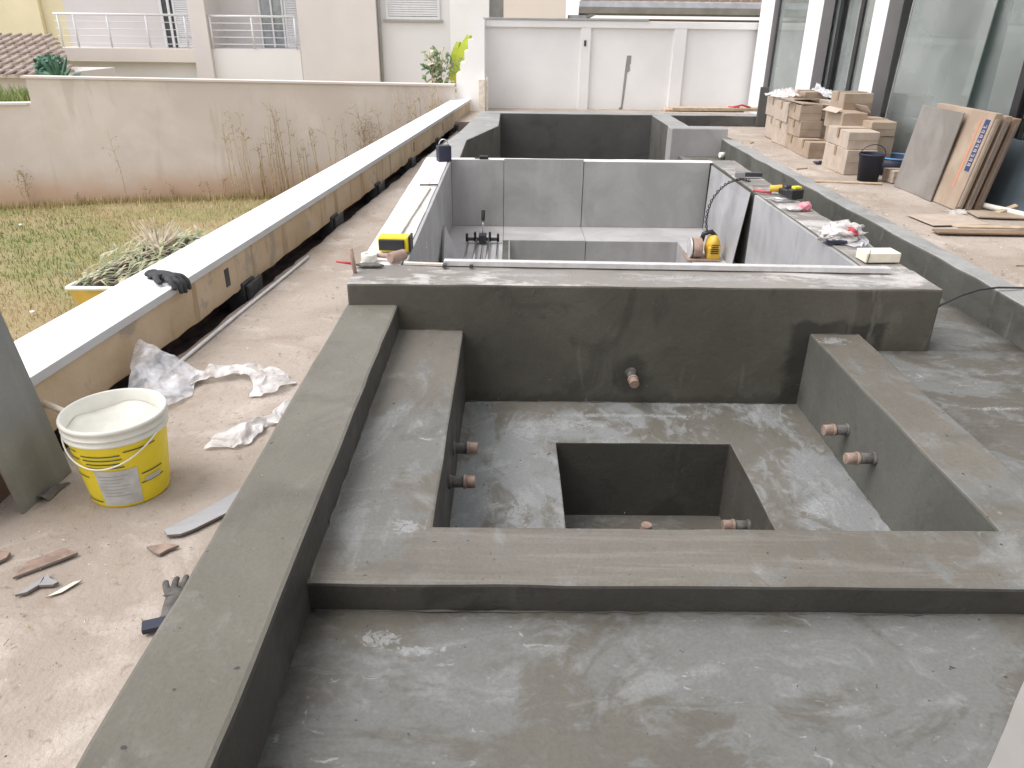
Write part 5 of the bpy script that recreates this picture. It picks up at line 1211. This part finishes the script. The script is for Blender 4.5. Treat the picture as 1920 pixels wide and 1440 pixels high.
# banana and shrub at the far corner
def leaf(g, base, tip, w_, mi=0, droop=.1, n=8):
    base, tip = Vector(base), Vector(tip); ax = tip-base; s_ = ax.cross(Vector((0, 1, .15))).normalized(); L = []
    for i in range(n+1):
        f = i/n; c_ = base+ax*f+Vector((0, 0, -droop*f*f)); ww = w_*math.sin(math.pi*min(.98, .08+f*.92))**.6*.5
        L.append((g.bm.verts.new(c_-s_*ww+Vector((0, .02, 0))), g.bm.verts.new(c_+Vector((0, -.015, -.02))), g.bm.verts.new(c_+s_*ww+Vector((0, .02, 0)))))
    for p, q in zip(L, L[1:]): g.face([p[0], p[1], q[1], q[0]], mi); g.face([p[1], p[2], q[2], q[1]], mi)
t = thing('banana_plant', (-.95, 14.7, -1.15), 'bright yellow green banana leaves above the far wall corner', 'banana plant')
g = MB(); leaf(g, (-.93, 14.6, 0.35), (-.72, 14.5, 1.28), .34, 0, .02); leaf(g, (-.95, 14.7, .3), (-.92, 14.6, 1.18), .34, 0, .03); leaf(g, (-.90, 14.65, .2), (-.86, 14.5, .85), .22, 0, .05); leaf(g, (-.95, 14.7, .3), (-.74, 14.55, 1.12), .34)
g.build('leaves', 'banana', t); g = MB(); g.tube([(-.95, 14.7, -1.15), (-.94, 14.7, -.2), (-.93, 14.65, .5)], [.08, .07, .04]); g.build('stem', 'palm', t)
t = thing('shrub', (-1.2, 14.4, -1.15), 'olive green shrub with brownish tips beside the banana leaves', 'shrub')
g = MB(); g2 = MB()
for k in range(7):
    b = Vector((-1.2+random.uniform(-.12, .22), 14.4, -1.15)); e = Vector((-1.2+random.uniform(-.28, .35), 14.35, random.uniform(.75, 1.02 if k else 1.05))); g2.tube([b, (b+e)/2, e], [.02, .014, .006], 5)
    for _ in range(30):
        f = random.uniform(.72, 1.02); p = b.lerp(e, f)+Vector((random.uniform(-.13, .13), random.uniform(-.1, .1), random.uniform(-.08, .06)))
        a = random.uniform(0, 6.28); leaf(g, p, p+Vector((math.cos(a)*.08, random.uniform(-.03, .03), .04+math.sin(a)*.06)), .03, 1 if random.random() < .25 else 0, .01, 3)
g.build('leaves', ['leaf', 'palmdry'], t); g2.build('stem', 'twig', t)
# tall green grass and agave at far left
g = MB(); random.seed(5)
for _ in range(1500):
    x = random.uniform(-9.3, -7.25); y = 12.0+(x+7.7)*.255+random.uniform(.05, .9); h_ = random.uniform(.25, .5)
    a = random.uniform(0, 6.28); b = Vector((x, y, .05)); e = b+Vector((math.cos(a)*.16, math.sin(a)*.1, h_)); m_ = (b+e)/2+Vector((-math.cos(a)*.03, 0, .04)); w_ = .010
    g.face([g.bm.verts.new(p) for p in (b-Vector((w_, 0, 0)), b+Vector((w_, 0, 0)), m_+Vector((w_*.8, 0, 0)), m_-Vector((w_*.8, 0, 0)))]); g.face([g.bm.verts.new(p) for p in (m_-Vector((w_*.8, 0, 0)), m_+Vector((w_*.8, 0, 0)), e)])
tag(g.build('tall_grass', 'tallgrass'), 'tall green garden grass behind the lower wall at far left', 'grass', kind='stuff')
g = MB(); g.box(-14, -7.2, 12.25, 14.2, -1.15, .02); tag(g.build('raised_bed', 'lawn'), kind='structure')
t = thing('agave_plant', (-7.55, 13.6, .0), 'blue green agave plant beside the low tiled roof', 'agave')
g = MB()
for k in range(16):
    a = R(-80+160*k/15); L_ = random.uniform(.35, .5); b = Vector((-7.56, 13.6+random.uniform(-.05, .05), .45)); leaf(g, b, b+Vector((math.sin(a)*L_*.8, random.uniform(-.2, .1), math.cos(a)*L_)), .07, 0, .10 if k % 2 else .0, 6)
g.build('leaves', 'agave', t); g = MB(); g.tube([(-7.56, 13.6, 0), (-7.56, 13.6, .48)], .05); g.build('stem', 'palm', t)
t = thing('hedge_shrub', (-8.15, 14.5, 0), 'dark green hedge block between agave and house wall', 'hedge')
g = MB()
for _ in range(900):
    p = Vector((random.uniform(-8.3, -8.0), random.uniform(14.3, 14.7), random.uniform(.1, .82))); a = random.uniform(0, 6.28); leaf(g, p, p+Vector((math.cos(a)*.08, -.02, math.sin(a)*.07)), .04, 0, .01, 2)
g.build('plant_bits', 'agave', t); g = MB(); g.tube([(-8.15, 14.5, -.1), (-8.15, 14.5, .6)], .05); g.build('trunk', 'twig', t)
